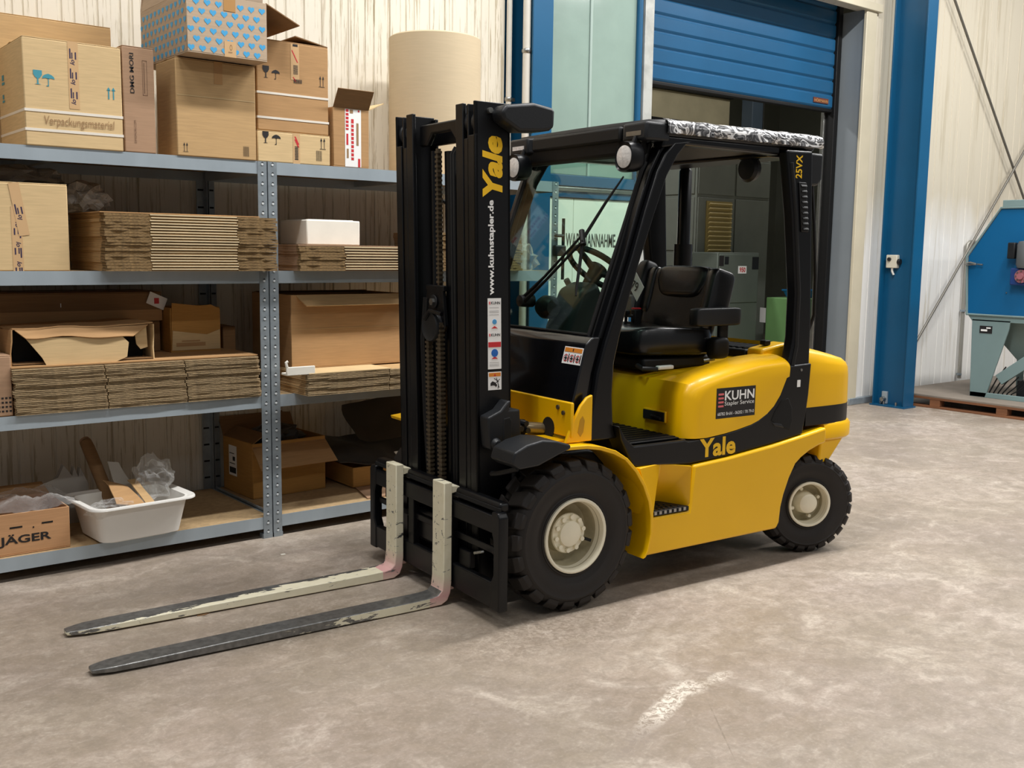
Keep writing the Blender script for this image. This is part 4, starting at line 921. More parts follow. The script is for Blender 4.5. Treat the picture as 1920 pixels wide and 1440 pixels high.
# ---- rear: grille, hinge, counterweight
B(1.24, 1.62, -.34, .34, 1.02, 1.075).build('radiator_cover', M_RUBD, FL, bevel=.01)
m = MB()
for i in range(15): m.box(1.27, 1.60, -.31+i*.044, -.288+i*.044, 1.075, 1.083)
m.build('grille_bars', M_GRY, FL)
for s in NS: MB().prism([(1.24,1.0),(1.50,1.0),(1.50,1.098),(1.42,1.112),(1.24,1.085)], 'y', *sided(s, -.455, -.35)).build('cover_hinge', M_YEL, FL, bevel=.012)
B(1.30, 1.34, -.42, -.38, 1.10, 1.125).build('hinge_cap', M_RUBD, FL, bevel=.005)
half = [(1.470,-.556),(1.60,-.557),(1.70,-.555),(1.76,-.550),(1.815,-.535),(1.862,-.505),(1.90,-.455),(1.945,-.35),(1.98,-.2)]
def ring(z, ins, slope=0, front=0):
    pts = half+[(1.99, 0)]+[(x, -y) for x, y in half[::-1]]; out = []
    for x, y in pts:
        dx, dy = x-1.55, y; L = math.hypot(dx, dy) or 1
        xx = x-ins*max(0, dx)/L*1.2; yy = y-ins*(1 if y > 0 else -1 if y < 0 else 0)*min(1, abs(y)/.3)
        out.append((xx, yy, z-slope*max(0, x-1.46)))
    return out
MB().loft([ring(.785, 0), ring(.95, .002, .05), ring(1.02, .006, .12), ring(1.060, .016, .16), ring(1.085, .034, .18), ring(1.098, .065, .19), ring(1.104, .12, .19)]).build('counterweight', M_YEL, FL, smooth=60)
MB().loft([ring(.690, -.001), ring(.785, -.001)]).build('counterweight_band', M_BLK, FL, smooth=50)
half = [(1.618,-.560),(1.66,-.565),(1.72,-.565),(1.775,-.562),(1.828,-.548),(1.878,-.518),(1.917,-.467),(1.962,-.36),(1.995,-.2)]
MB().loft([ring(.600, .012), ring(.612, 0), ring(.676, 0), ring(.692, .010)]).build('rear_bumper', M_YEL, FL, smooth=40)
for s in NS: MB().prism([(1.612,.605),(1.80,.605),(1.70,.50),(1.64,.44),(1.605,.44)], 'y', *sided(s, -.545, -.20)).build('counterweight_foot', M_YEL, FL, bevel=.01)
B(1.31, 1.62, -.54, .54, .585, .60).build('rear_arch', M_YEL, FL)
# ---- front cowl, front panel, pillars
B(-.035, -.02, -.555, .555, .765, .918).build('cowl_plate', M_YEL, FL, bevel=.006)
for y in (-.39, .39): MB().cyl((-.036, y, .79), (-.030, y, .79), .045, 18).build('cylinder_port', M_DARK, FL)
for z, y, r in ((.888, -.46, .010), (.868, -.50, .010)): MB().cyl((-.042, y, z), (-.034, y, z), r, 10).build('cowl_bolt', M_CHAIN, FL)
B(-.25, .10, -.50, .50, .735, .750).build('cowl_floor', M_YEL, FL, bevel=.004)
for s in NS:
    g = MB().prism([(-.06,.742),(.085,.742),(.085,.945),(.055,.935),(.02,.90),(-.02,.83)], 'y', *sided(s, -.548, -.530)).build('pillar_gusset', M_YEL, FL, bevel=.005)
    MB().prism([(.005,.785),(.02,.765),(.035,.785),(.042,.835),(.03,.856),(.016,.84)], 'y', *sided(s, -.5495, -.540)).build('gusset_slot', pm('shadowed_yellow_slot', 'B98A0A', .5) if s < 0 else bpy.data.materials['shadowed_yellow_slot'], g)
    Fp = [(.075,.735),(.100,.895),(.122,1.034),(.166,1.172),(.236,1.357),(.304,1.543),(.374,1.753),(.434,1.917),(.480,2.000),(.530,2.050)]
    Bp = [(.670,2.066),(.600,2.040),(.552,1.992),(.492,1.899),(.426,1.732),(.355,1.543),(.299,1.379),(.25,1.215),(.215,1.075),(.208,.933),(.219,.789),(.240,.735)]
    ap = MB().prism(Fp+Bp, 'y', *sided(s, -.532, -.455)).build('front_pillar', M_BLK2, FL, bevel=.012, seg=3)
    MB().prism([(.070,.90),(.099,1.034),(.139,1.172),(.208,1.357),(.278,1.543),(.347,1.753),(.409,1.917),(.461,2.013),(.50,2.05)]+Fp[::-1][:-1], 'y', *sided(s, -.505, -.435)).build('screen_frame', M_BLK2, ap, bevel=.006)
    MB().tube([(.066,s*.452,.93),(.145,s*.452,1.172),(.280,s*.452,1.543),(.350,s*.452,1.753),(.43,s*.452,1.96)], .014, 8).build('screen_seal', M_RUBD, ap)
    # roof rail from the front pillar back
    MB().prism([(.46,2.02),(.60,2.04),(1.22,2.035),(1.22,2.075),(.47,2.075)], 'y', *sided(s, -.53, -.46)).build('roof_rail', M_BLK2, FL, bevel=.01)
MB().prism([(-.012,.80),(.010,.92),(.075,1.16),(.110,1.190),(.17,1.190),(.05,.80)], 'y', -.505, .505).build('front_panel', pm('gloss_black_panel', '0B0C10', .22, coat=.3), FL, bevel=.006)
ws = B(.020, .0205, 0, .001, 0, .001); 
def onpanel(z): return .010+(z-.92)*(.065/.24)
k = .065/.24; un = Vector((k, 0, 1)).normalized()
def panelq(y0, y1, z0, z1, mat, name, par, lift=.003):
    MB().loft([[(onpanel(z)-a, y, z) for y, z in ((y0, z0), (y1, z0), (y1, z1), (y0, z1))] for a in (lift-.001, lift)]).build(name, mat, par, smooth=None); return par
ws = MB().loft([[(onpanel(z)-a, y, z) for y, z in ((-.365, 1.068), (-.558+.06, 1.068), (-.558+.06, 1.142), (-.365, 1.142))] for a in (.0005, .0015)]).build('warning_sticker', M_LABEL, FL, smooth=None)
panelq(-.370, -.493, 1.120, 1.138, M_ORANGE, 'orange_bar', ws)
for i in range(3):
    yc = -.388-.042*i
    o = MB()
    for q in range(14):
        a0, a1 = 2*PI*q/14, 2*PI*(q+1)/14
        o.add([(onpanel(1.093+rr_*math.sin(a))-.0026, yc+rr_*math.cos(a), 1.093+rr_*math.sin(a)) for a, rr_ in ((a0, .013), (a1, .013), (a1, .0165), (a0, .0165))], [(0, 1, 2, 3)])
    o.build('prohibition_ring', M_RED, ws, smooth=None)
    panelq(yc+.004, yc-.003, 1.080, 1.103, M_BLKP, 'figure_print', ws); panelq(yc+.010, yc-.010, 1.090, 1.095, M_BLKP, 'figure_print', ws); panelq(yc-.017, yc-.022, 1.076, 1.112, M_BLKP, 'figure_print', ws)
panelq(-.428, -.434, 1.123, 1.135, M_BLKP, 'triangle_print', ws, .0035)
# windscreen
G0, G1 = (.128, 1.195), (.452, 2.035)
gl = MB().loft([[(x, y, z) for (x, z), y in ((G0, -.455), (G0, .455), (G1, .455), (G1, -.455))], [(x+.005, y, z) for (x, z), y in ((G0, -.455), (G0, .455), (G1, .455), (G1, -.455))]]).build('windscreen', M_GLASS, FL, smooth=None)
MB().tube([(G0[0], -.455, G0[1]), (G0[0], .455, G0[1]), (G1[0], .455, G1[1]), (G1[0], -.455, G1[1])], .011, 8, closed=True).build('glass_seal', M_RUBD, gl)
def onglass(y, z, off=.012): return (G0[0]+(z-G0[1])*(G1[0]-G0[0])/(G1[1]-G0[1])-off, y, z)
wp = MB().tube([onglass(.10, 1.325, .03), onglass(-.03, 1.44, .03), onglass(-.205, 1.625, .03)], [.011, .007, .006], 8).tube([onglass(.075, 1.315, .03), onglass(-.05, 1.425, .03), onglass(-.235, 1.610, .03)], [.012, .007, .007], 8).build('wiper_arm', M_RUBD, FL)
MB().tube([onglass(-.355, 1.90, .012), onglass(-.29, 1.78, .016), onglass(-.215, 1.62, .018), onglass(-.275, 1.40, .012), onglass(-.29, 1.36, .012)], [.004, .007, .009, .007, .004], 8).build('wiper_blade', M_RUBD, wp)
MB().tube([onglass(-.19, 1.655, .022), onglass(-.235, 1.59, .022)], .014, 8).build('blade_joint', M_RUBD, wp)
MB().lathe([(.0, -.05), (.028, -.045), (.032, 0), (.032, .03)], onglass(.09, 1.32, .0), 'x', 14).build('wiper_pivot', M_RUBD, wp)
mo = MB().lathe([(0, -.05), (.04, -.045), (.056, -.02), (.058, .02), (.045, .05), (0, .055)], (.26, .03, 1.29), 'y', 20).build('wiper_motor', M_GRY, FL)
# roof
RF = [(.40,-.50),(.47,-.535),(1.46,-.535),(1.51,-.49),(1.51,.49),(1.46,.535),(.47,.535),(.40,.50),(.385,.25),(.38,0),(.385,-.25)]
MB().prism(RF, 'z', 2.07, 2.125).build('roof_frame', M_BLK2, FL, bevel=.015, seg=3)
cv = MB().loft([[(x*1.0, y*1.0, 2.123) for x, y in RF], [(.95+(x-.95)*.985, y*.985, 2.142) for x, y in RF], [(.95+(x-.95)*.9, y*.9, 2.148) for x, y in RF]]).build('roof_cover', M_RUBD, FL, smooth=60)
def mk_crinkle():
    m, nt, p = _nt('silver_crinkled_film'); v = coords(nt, (1, 1, 1.6))
    f0 = noise(nt, v, 8, 2, .5, 1.6); f = math_(nt, 'ABSOLUTE', math_(nt, 'SUBTRACT', f0, .5))
    c = ramp(nt, f, [(.004, lin('F4F4F4')), (.018, lin('C8C8C8')), (.035, lin('6A6A6C')), (.07, lin('2A2A2C')), (.12, lin('8A8A8C')), (.16, lin('1A1A1C'))])
    nt.links.new(c, p.inputs['Base Color']); p.inputs['Roughness'].default_value = .18; p.inputs['Specular IOR Level'].default_value = .8
    bump(nt, p, f, .9, .012); return m
M_CRK = mk_crinkle()
m = MB(); n = 60; g = []
for i in range(n+1):
    x = .475+(1.515-.475)*i/n
    for j, (yy, zz) in enumerate(((-.505, 2.150), (-.540, 2.138), (-.548, 2.112), (-.546, 2.085), (-.538, 2.083))):
        a = .006*mnoise.noise(Vector((x*16, j*.9, 2))); g.append((x, yy+a, zz+.005*mnoise.noise(Vector((x*13, j, 7)))))
m.add(g, [(i*5+j, i*5+j+1, (i+1)*5+j+1, (i+1)*5+j) for i in range(n) for j in range(4)])
m.build('silver_cover_strip', M_CRK, cv, smooth=70)
for s in NS:
    lb = MB().prism([(.36,s*.53),(.36,s*.375),(.40,s*.34),(.50,s*.34),(.50,s*.535),(.39,s*.535)], 'z', 2.048, 2.128).build('marker_lamp_box', M_GRY, FL, bevel=.012, seg=3)
    B(.357, .362, *sorted((s*.40, s*.50)), 2.07, 2.09).build('marker_lens', M_LENS if s > 0 else M_STEEL, lb)
B(.368, .44, -.345, .345, 2.055, 2.122).build('front_header', M_RUBD, FL, bevel=.012)
MB().prism([(.385,2.07),(.425,2.07),(.445,2.0),(.425,1.985),(.395,2.0)], 'y', -.46, .46).build('screen_header', M_RUBD, FL, bevel=.01)
B(.44, 1.30, -.47, .47, 2.048, 2.07).build('roof_liner', M_RUBD, FL, bevel=.004)
B(1.20, 1.42, -.47, .47, 2.03, 2.075).build('rear_header', M_BLK2, FL, bevel=.01)
# lamps
for y, z in ((-.462, 1.975), (.400, 1.978)):
    lp = MB().loft([[(x, y+b*math.copysign(abs(math.cos(2*PI*k/20))**.7, math.cos(2*PI*k/20)), z+c*math.copysign(abs(math.sin(2*PI*k/20))**.7, math.sin(2*PI*k/20))) for k in range(20)] for x, b, c in ((.300, .050, .058), (.292, .056, .064), (.31, .060, .068), (.36, .056, .062), (.385, .038, .042))]).build('work_lamp', M_BLK, FL, smooth=50)
    MB().lathe([(0, -.004), (.03, -.003), (.049, .002), (.049, .006)], (.293, y, z), 'x', 24).build('lens', M_LENS, lp)
    MB().tube([(.345, y, z+.05), (.36, y, z+.085), (.39, y, 2.05)], .012, 8).build('lamp_bracket', M_BLK, lp)
# seat
def cushion(name, c, hx, hy, hz, par, mat=M_VINYL, e=.35, tiltx=0, fn=None, n=22, m_=14):
    mb = MB(); rings = []
    for j in range(m_+1):
        b = -PI/2+PI*j/m_; cz, sz = math.cos(b), math.sin(b); ring_ = []
        for k in range(n):
            a = 2*PI*k/n; f = lambda t: math.copysign(abs(t)**e, t)
            x, y, z = hx*f(math.cos(a))*f(cz), hy*f(math.sin(a))*f(cz), hz*f(sz)
            if fn: x, y, z = fn(x, y, z)
            xx = x*math.cos(tiltx)+z*math.sin(tiltx); zz = -x*math.sin(tiltx)+z*math.cos(tiltx)
            ring_.append((c[0]+xx, c[1]+y, c[2]+zz))
        rings.append(ring_)
    mb.loft(rings); return mb.build(name, mat, par, smooth=70)
seat = cushion('seat_cushion', (.87, 0, 1.105), .27, .26, .068, FL, fn=lambda x, y, z: (x, y, z+(.03*(abs(y)/.26)**2 if z > 0 else 0)+(.012 if x < -.1 else 0)))
MB().tube([(.62, -.17, 1.165), (.80, -.175, 1.160), (1.02, -.175, 1.158)], .006, 6).build('seam', M_VINYL, seat)
back = cushion('backrest', (1.145, 0, 1.29), .06, .255, .20, FL, tiltx=R(15), fn=lambda x, y, z: (x-.045*(abs(y)/.255)**3, y*(1-.16*max(0, z/.20)**2-.06*max(0, -z/.2)), z))
cushion('headrest_pad', (1.155, 0, 1.40), .058, .19, .085, back, tiltx=R(15), fn=lambda x, y, z: (x-.012, y*(1-.25*max(0, -z/.085)), z))
for s in NS: cushion('side_bolster', (1.140, s*.228, 1.345), .075, .035, .135, back, tiltx=R(15))
ar = cushion('armrest', (1.055, -.305, 1.245), .155, .035, .045, FL, M_GRY, e=.22)
B(1.10, 1.16, -.30, -.27, 1.10, 1.21).build('armrest_bracket', M_RUBD, ar, bevel=.01)
cushion('belt_reel', (1.10, -.285, 1.085), .055, .04, .055, FL, M_RUBD, e=.5)
cushion('far_armrest', (1.10, .30, 1.36), .06, .045, .16, FL, M_GRY, e=.5, tiltx=R(18))
B(1.0, 1.07, .27, .33, 1.24, 1.33).build('belt_guide', pm('mid_grey_plastic', '6A6A68', .5, var=.05), FL, bevel=.01)
B(.66, 1.12, -.22, .22, .985, 1.045).build('seat_base', M_RUBD, FL, bevel=.015)
MB().tube([(.64, -.20, 1.01), (.62, -.26, 1.00), (.70, -.275, .995)], .012, 8).build('seat_lever', M_GRY, FL)
B(.70, .80, -.29, -.262, .992, 1.012).build('slide_lever', M_WHITE, FL, bevel=.006)
MB().tube([(1.04, -.25, 1.02), (1.08, -.28, 1.03), (1.10, -.27, 1.05)], .010, 8).build('seat_hook', M_STEEL, FL)
bk = B(.935, .985, .17, .205, 1.17, 1.26).build('belt_buckle', M_RUBD, FL, bevel=.008); B(.938, .982, .172, .203, 1.258, 1.266).build('release_button', M_RED, bk, bevel=.002)
lv = MB().tube([(.90, .20, 1.08), (.90, .20, 1.225)], .009, 8).tube([(.90, .23, 1.225), (.90, .14, 1.225)], .008, 8).build('hydraulic_lever', M_RUBD, FL); MB().lathe([(0, .02), (.015, .012), (.016, 0), (.008, -.015)], (.90, .19, 1.238), 'z', 12).build('lever_knob', M_RUBD, lv)
# dashboard and steering wheel
MB().prism([(.20,.75),(.28,1.20),(.36,1.38),(.46,1.42),(.50,1.36),(.42,1.0),(.36,.72)], 'y', -.10, .09).build('steering_column', M_GRY, FL, bevel=.03, seg=3)
B(.16, .32, .16, .44, .80, 1.17).build('dashboard', M_GRY, FL, bevel=.03)
cw_, nw = Vector((.555, .02, 1.475)), Vector((.62, 0, .78)).normalized(); uw = Vector((0, 1, 0)); vw = nw.cross(uw)
sw = MB().tube([cw_+.165*(uw*math.cos(2*PI*k/36)+vw*math.sin(2*PI*k/36)) for k in range(36)], .015, 10, closed=True).build('steering_wheel', M_RUBD, FL)
for a in (90, 210, 330): MB().tube([cw_-nw*.02, cw_+.16*(uw*math.cos(R(a))+vw*math.sin(R(a)))], [.02, .013], 8).build('spoke', M_RUBD, sw)
MB().tube([cw_-nw*.10, cw_+nw*.012], [.03, .045], 14).build('wheel_hub', M_RUBD, sw)
# exhaust, mirror, air hoses
ex = MB().tube([(1.45, .36, 1.02), (1.45, .36, 1.61)], .052, 16).build('exhaust_silencer', M_BLK, FL)
MB().tube([(1.45, .36, 1.60), (1.45, .36, 2.02), (1.45, .36, 2.04)], [.037, .037, .022], 16).build('exhaust_stack', M_BLK2, ex)
im = MB().lathe([(0, -.02), (.055, -.015), (.068, .0), (.06, .03), (0, .04)], (1.25, -.30, 1.985), 'x', 20).map(lambda x, y, z: (x, y, z)).build('rear_mirror', M_GRY, FL)
MB().tube([(1.26, -.30, 2.0), (1.28, -.30, 2.07)], .012, 8).build('mirror_stalk', M_RUBD, im)
MB().tube([(1.49, -.50, 1.95), (1.53, -.50, 1.70), (1.57, -.49, 1.45), (1.60, -.47, 1.25), (1.56, -.44, 1.08)], .009, 8).build('cable', M_RUBD, FL)
MB().prism([(1.40, 2.06),(1.535,2.06),(1.53,1.93),(1.50,1.90),(1.43,1.90)], 'y', -.535, -.40).build('rear_lamp_box', M_GRY, FL, bevel=.012)
fmr = MB().tube([(.10, .47, 1.78), (-.04, .46, 1.78), (-.10, .44, 1.80)], .010, 8).build('mirror_arm', M_RUBD, FL); B(.02, .06, .40, .50, 1.74, 1.84).build('arm_clamp', M_RUBD, fmr, bevel=.01)

# ---- mast
for s in NS:
    m = MB(); m.box(-.375, -.200, *sided(s, -.345, -.333), .10, 2.165); m.box(-.375, -.358, *sided(s, -.345, -.292), .10, 2.03); m.box(-.215, -.200, *sided(s, -.345, -.30), .10, 2.16)
    m.box(-.375, -.358, *sided(s, -.345, -.333), 2.03, 2.165)
    ro = m.map(tilt).build('outer_rail', M_BLK, FL, bevel=.003)
    m = MB(); m.box(-.370, -.235, *sided(s, -.288, -.276), .10, 2.158); m.box(-.370, -.353, *sided(s, -.288, -.250), .10, 2.02); m.box(-.25, -.235, *sided(s, -.288, -.25), .10, 2.15)
    rm = m.map(tilt).build('middle_rail', M_BLK, FL, bevel=.003)
    m = MB(); m.box(-.368, -.235, *sided(s, -.240, -.226), .10, 2.160); m.box(-.372, -.353, *sided(s, -.246, -.188), .10, 2.165); m.box(-.25, -.235, *sided(s, -.24, -.19), .10, 2.15)
    ri = m.map(tilt).build('inner_rail', M_BLK, FL, bevel=.003)
    for (y0, y1, par) in ((-.33, -.292, ro), (-.274, -.250, rm)):
        MB().lathe([(.0, 0), (.045, 0), (.050, .005), (.050, .03), (.045, .035), (0, .035)], (-.315, -.330 if y0 < -.3 and s < 0 else (s*.315 if s > 0 and y0 < -.3 else s*.275), 2.085), 'y', 24).map(tilt).build('mast_roller', M_GRY, par)
    # lower hook bracket on the outer rail
    if s < 0:
        hk = MB().prism([(-.365,.86),(-.30,.885),(-.262,.925),(-.245,.925),(-.255,.885),(-.20,.885),(-.19,.73),(-.24,.695),(-.30,.70),(-.355,.725),(-.362,.80)], 'y', -.415, -.345).map(tilt).build('rail_bracket', M_GRY, FL, bevel=.015, seg=3)
        MB().prism([(-.285,.85),(-.255,.855),(-.245,.84),(-.245,.745),(-.26,.735),(-.287,.745)], 'y', -.4185, -.412).map(tilt).build('bracket_slot', M_DARK, hk, bevel=.004)
        MB().lathe([(0, -.02), (.015, -.018), (.025, -.006), (.026, 0)], (-.325, -.415, .745), 'y', 16).map(tilt).build('bracket_boss', M_GRY, hk)
    else:
        B(-.33, -.20, .345, .41, .70, .88).build('rail_bracket', M_GRY, FL, bevel=.015)
for (z0, z1, x0, x1) in ((2.03, 2.13, -.262, -.235), (1.10, 1.18, -.225, -.20), (.28, .40, -.24, -.215)):
    MB().box(x0, x1, -.30, .30, z0, z1).map(tilt).build('cross_member', M_BLK, FL, bevel=.005)
MB().prism([(-.19,2.115),(.19,2.115),(.19,2.02),(.13,2.02),(.08,2.07),(-.08,2.07),(-.13,2.02),(-.19,2.02)], 'x', -.335, -.305).map(tilt).build('crown_plate', M_BLK, FL, bevel=.008)
B(-.30, -.29, -.10, -.06, 1.985, 2.0).build('gap_strip', M_LABEL, FL)  # white strip added in place of the bright gap through the mast
MB().tube([(-.285, .13, .12), (-.285, .13, 1.34)], .048, 18).map(tilt).build('lift_cylinder', M_BLK, FL)
MB().tube([(-.275, -.13, .12), (-.275, -.13, 1.9)], .036, 16).map(tilt).build('lift_cylinder', M_BLK, FL)
MB().tube([(-.262, -.005, .12), (-.262, -.005, 1.99)], .050, 18).map(tilt).build('lift_cylinder', M_BLK, FL)
MB().tube([(-.285, .13, 1.34), (-.285, .13, 2.0)], .026, 14).map(tilt).build('lift_rod', M_BLK2, FL)
for y in (-.105, -.083): MB().tube([(-.33, y, .5), (-.33, y, 1.97), (-.31, y, 2.0)], .008, 8).map(tilt).build('hydraulic_hose', M_RUBD, FL)
for y in (.10, .12): MB().tube([(-.345, y+.02, 1.34), (-.35, y+.045, 1.15), (-.35, y+.03, .8), (-.34, y+.01, .4)], .010, 8).map(tilt).build('hydraulic_hose', M_RUBD, FL)
ch = MB().prism([(-.075,1.40),(.085,1.40),(.085,1.375),(.075,1.375),(.10,1.30),(.10,1.18),(.045,1.16),(-.045,1.16),(-.085,1.22),(-.065,1.375),(-.075,1.375)], 'x', -.345, -.325).map(lambda x, y, z: tilt(x, y+.05, z)).build('chain_crosshead', M_BLK, FL, bevel=.006)
MB().cyl((-.365, .055, 1.325), (-.34, .055, 1.325), .017, 6).map(tilt).build('crosshead_bolt', M_STEEL, ch)
MB().lathe([(.028, 0), (.032, -.006), (.030, -.008)], (-.345, .055, 1.325), 'x', 20).map(tilt).build('bolt_washer', M_GRY, ch)
MB().lathe([(.0, -.012), (.05, -.012), (.066, -.022), (.070, -.014), (.070, .012), (.0, .012)], (-.355, .055, 1.215), 'x', 28).map(tilt).build('chain_pulley', M_GRY, ch)
MB().tube([(-.37, .10, 1.245), (-.375, .05, 1.285), (-.37, -.05, 1.275)], .010, 8).map(tilt).build('chain_guard', M_BLK2, ch)
def chain(y, z0, z1, w, name='lift_chain', x=-.352):
    m = MB(); z = z0; i = 0
    while z < z1:
        m.box(x-.012, x+.012, y-w/2, y+w/2, z, z+.010) if i % 2 else m.box(x-.009, x+.009, y-w*.33, y+w*.33, z, z+.010); z += .0102; i += 1
    m.map(tilt).build(name, M_CHAIN, FL, smooth=None)
chain(.030, 1.40, 2.0, .024, x=-.33); chain(-.005, .45, 1.235, .040); chain(.098, .45, 1.19, .034)
# plastic guard at the mast head
MB().prism([(-.332,2.118),(-.31,2.148),(-.17,2.168),(-.07,2.155),(-.062,2.140),(-.064,2.075),(-.085,2.06),(-.13,2.052),(-.24,2.045),(-.318,2.085)], 'y', -.435, -.345).build('mast_head_guard', M_GRY, FL, bevel=.014, seg=3)
MB().cyl((-.335, -.36, 2.13), (-.335, -.345, 2.13), .012, 10).build('guard_bolt', M_STEEL, FL)
# lettering on the outer rail
def rail_x(x, z): return x-(z-.6)*.02
up_ = Vector((-.02, 0, 1)).normalized(); rt_ = Vector((-1, 0, -.02)).normalized()
text('Yale', M_YELP, FL, (-.263, -.3455, 1.780), up_, rt_, .250, .100, 'maker_lettering', bold=.045, shear=.2)
text('www.kuhnstapler.de', M_WHP, FL, (-.293, -.3455, 1.372), up_, rt_, .395, .036, 'web_lettering', bold=.03)
def strip(x0, x1, z0, z1, mat, name, par, y=-.346, y2=-.3452):
    return MB().box(x0, x1, y, y2, z0, z1).map(tilt).build(name, mat, par, smooth=None)
sk_ = strip(-.318, -.250, 1.056, 1.358, M_LABEL, 'inspection_sticker', FL)
for z in (1.332, 1.196):
    text('KUHN', M_BLKP, sk_, rail_x(0, z)*Vector((1, 0, 0))+Vector((-.302, -.3464, z)), UX, UZ, .046, .012, bold=.02); strip(-.312, -.305, z, z+.012, M_LRED, 'red_bar', sk_, -.3468, -.346)
def disc(xc, zc, r, mat, name):
    o = MB().lathe([(0, -.0012), (r, -.001), (r, 0)], (xc, -.346, zc), 'y', 20).map(tilt).build(name, mat, sk_)
disc(-.284, 1.258, .011, pm('light_blue_print', '4C9AD0', .5), 'round_seal'); disc(-.284, 1.125, .017, M_BLUEP, 'round_seal')
strip(-.316, -.252, 1.150, 1.172, M_RED, 'red_bar', sk_, -.347, -.346)
for z in (1.100, 1.230): MB().prism([(-.300, z), (-.268, z), (-.284, z+.010)], 'y', -.347, -.346).map(tilt).build('red_arrow', M_RED, sk_, smooth=None)
for z in (1.318, 1.304, 1.298, 1.288, 1.076, 1.070, 1.084): strip(-.310, -.262, z, z+.0016, pm('grey_print', 'A8A8A8', .6) if z == 1.318 else bpy.data.materials['grey_print'], 'text_line', sk_, -.3465, -.346)
sh_ = strip(-.318, -.250, .966, 1.044, M_LABEL, 'hand_warning_sticker', FL)
strip(-.314, -.254, 1.024, 1.040, M_ORANGE, 'orange_bar', sh_, -.3468, -.346)
MB().prism([(-.306,.996),(-.296,1.004),(-.282,.998),(-.272,.986),(-.278,.978),(-.284,.984),(-.294,.986),(-.306,.984)], 'y', -.347, -.346).map(tilt).build('hand_print', M_BLKP, sh_, smooth=None)
for (a, b) in (((-.276, 1.018), (-.262, .974)), ((-.288, 1.016), (-.264, 1.000)), ((-.284, .992), (-.258, 1.012)), ((-.266, .990), (-.268, .970))):
    d_ = Vector((b[0]-a[0], 0, b[1]-a[1])).normalized(); n_ = Vector((-d_.z, 0, d_.x))*.0015
    MB().add([tilt(a[0]+n_.x, -.3469, a[1]+n_.z), tilt(b[0]+n_.x, -.3469, b[1]+n_.z), tilt(b[0]-n_.x, -.3469, b[1]-n_.z), tilt(a[0]-n_.x, -.3469, a[1]-n_.z)], [(0, 1, 2, 3)]).build('bar_print', M_BLKP, sh_, smooth=None)
MB().prism([(-.290,1.026),(-.278,1.026),(-.284,1.037)], 'y', -.3474, -.3468).map(tilt).build('triangle_print', M_RED, sh_, smooth=None)
# tilt cylinders
for s in NS:
    tc = MB().tube([(-.215, s*.30, .795), (-.12, s*.32, .785)], .036, 14).build('tilt_clevis', M_BLK, FL)
    MB().tube([(-.12, s*.32, .785), (-.02, s*.345, .775)], .026, 14).build('tilt_rod', pm('brownish_rod', '8C8066', .3, metal=.7, var=.2) if s < 0 else bpy.data.materials['brownish_rod'], tc)
    for dx, dz in ((-.14, .02), (-.13, -.012), (-.165, .0)): MB().cyl((dx, s*.335, .79+dz), (dx, s*.372, .79+dz), .013, 8).build('clevis_bolt', M_GRY, tc)

# ---- carriage and forks
ca = MB().prism([(-.575,.395),(.575,.395),(.575,.47),(-.575,.47)], 'x', -.418, -.385).build('upper_carriage_bar', M_BLK, FL, bevel=.006)
m = MB().prism([(-.560,.482),(.560,.482),(.560,.525),(-.560,.525)], 'x', -.400, -.350); m.build('top_rail', M_BLK, FL, bevel=.012)
B(-.405, -.395, -.563, .563, .488, .505).build('rail_groove', M_DARK, FL)
B(-.418, -.385, -.575, .575, .075, .185).build('lower_carriage_bar', M_BLK, FL, bevel=.006)
for s in NS:
    MB().prism([(s*.590,.070),(s*.590,.47),(s*.575,.49),(s*.53,.49),(s*.53,.40),(s*.545,.36),(s*.545,.22),(s*.525,.185),(s*.525,.070)], 'x', -.422, -.375).build('carriage_side', M_BLK, FL, bevel=.006)
    B(-.415, -.38, *sided(s, -.20, -.15), .18, .40).build('carriage_upright', M_BLK, FL, bevel=.004)
B(-.40, -.385, -.53, .53, .30, .33).build('carriage_bar', M_BLK, FL, bevel=.004)
B(-.385, -.30, -.17, .17, .20, .36).build('carriage_core', M_BLK2, FL, bevel=.02)
B(-.40, -.37, -.33, -.24, .185, .26).build('carriage_lug', M_BLK, FL, bevel=.004)
for i in range(5): MB().cyl((-.43, -.46+.012*i, .30-.004*i), (-.415, -.46+.012*i, .30-.004*i), .006, 6).build('carriage_bolt', M_STEEL, ca)
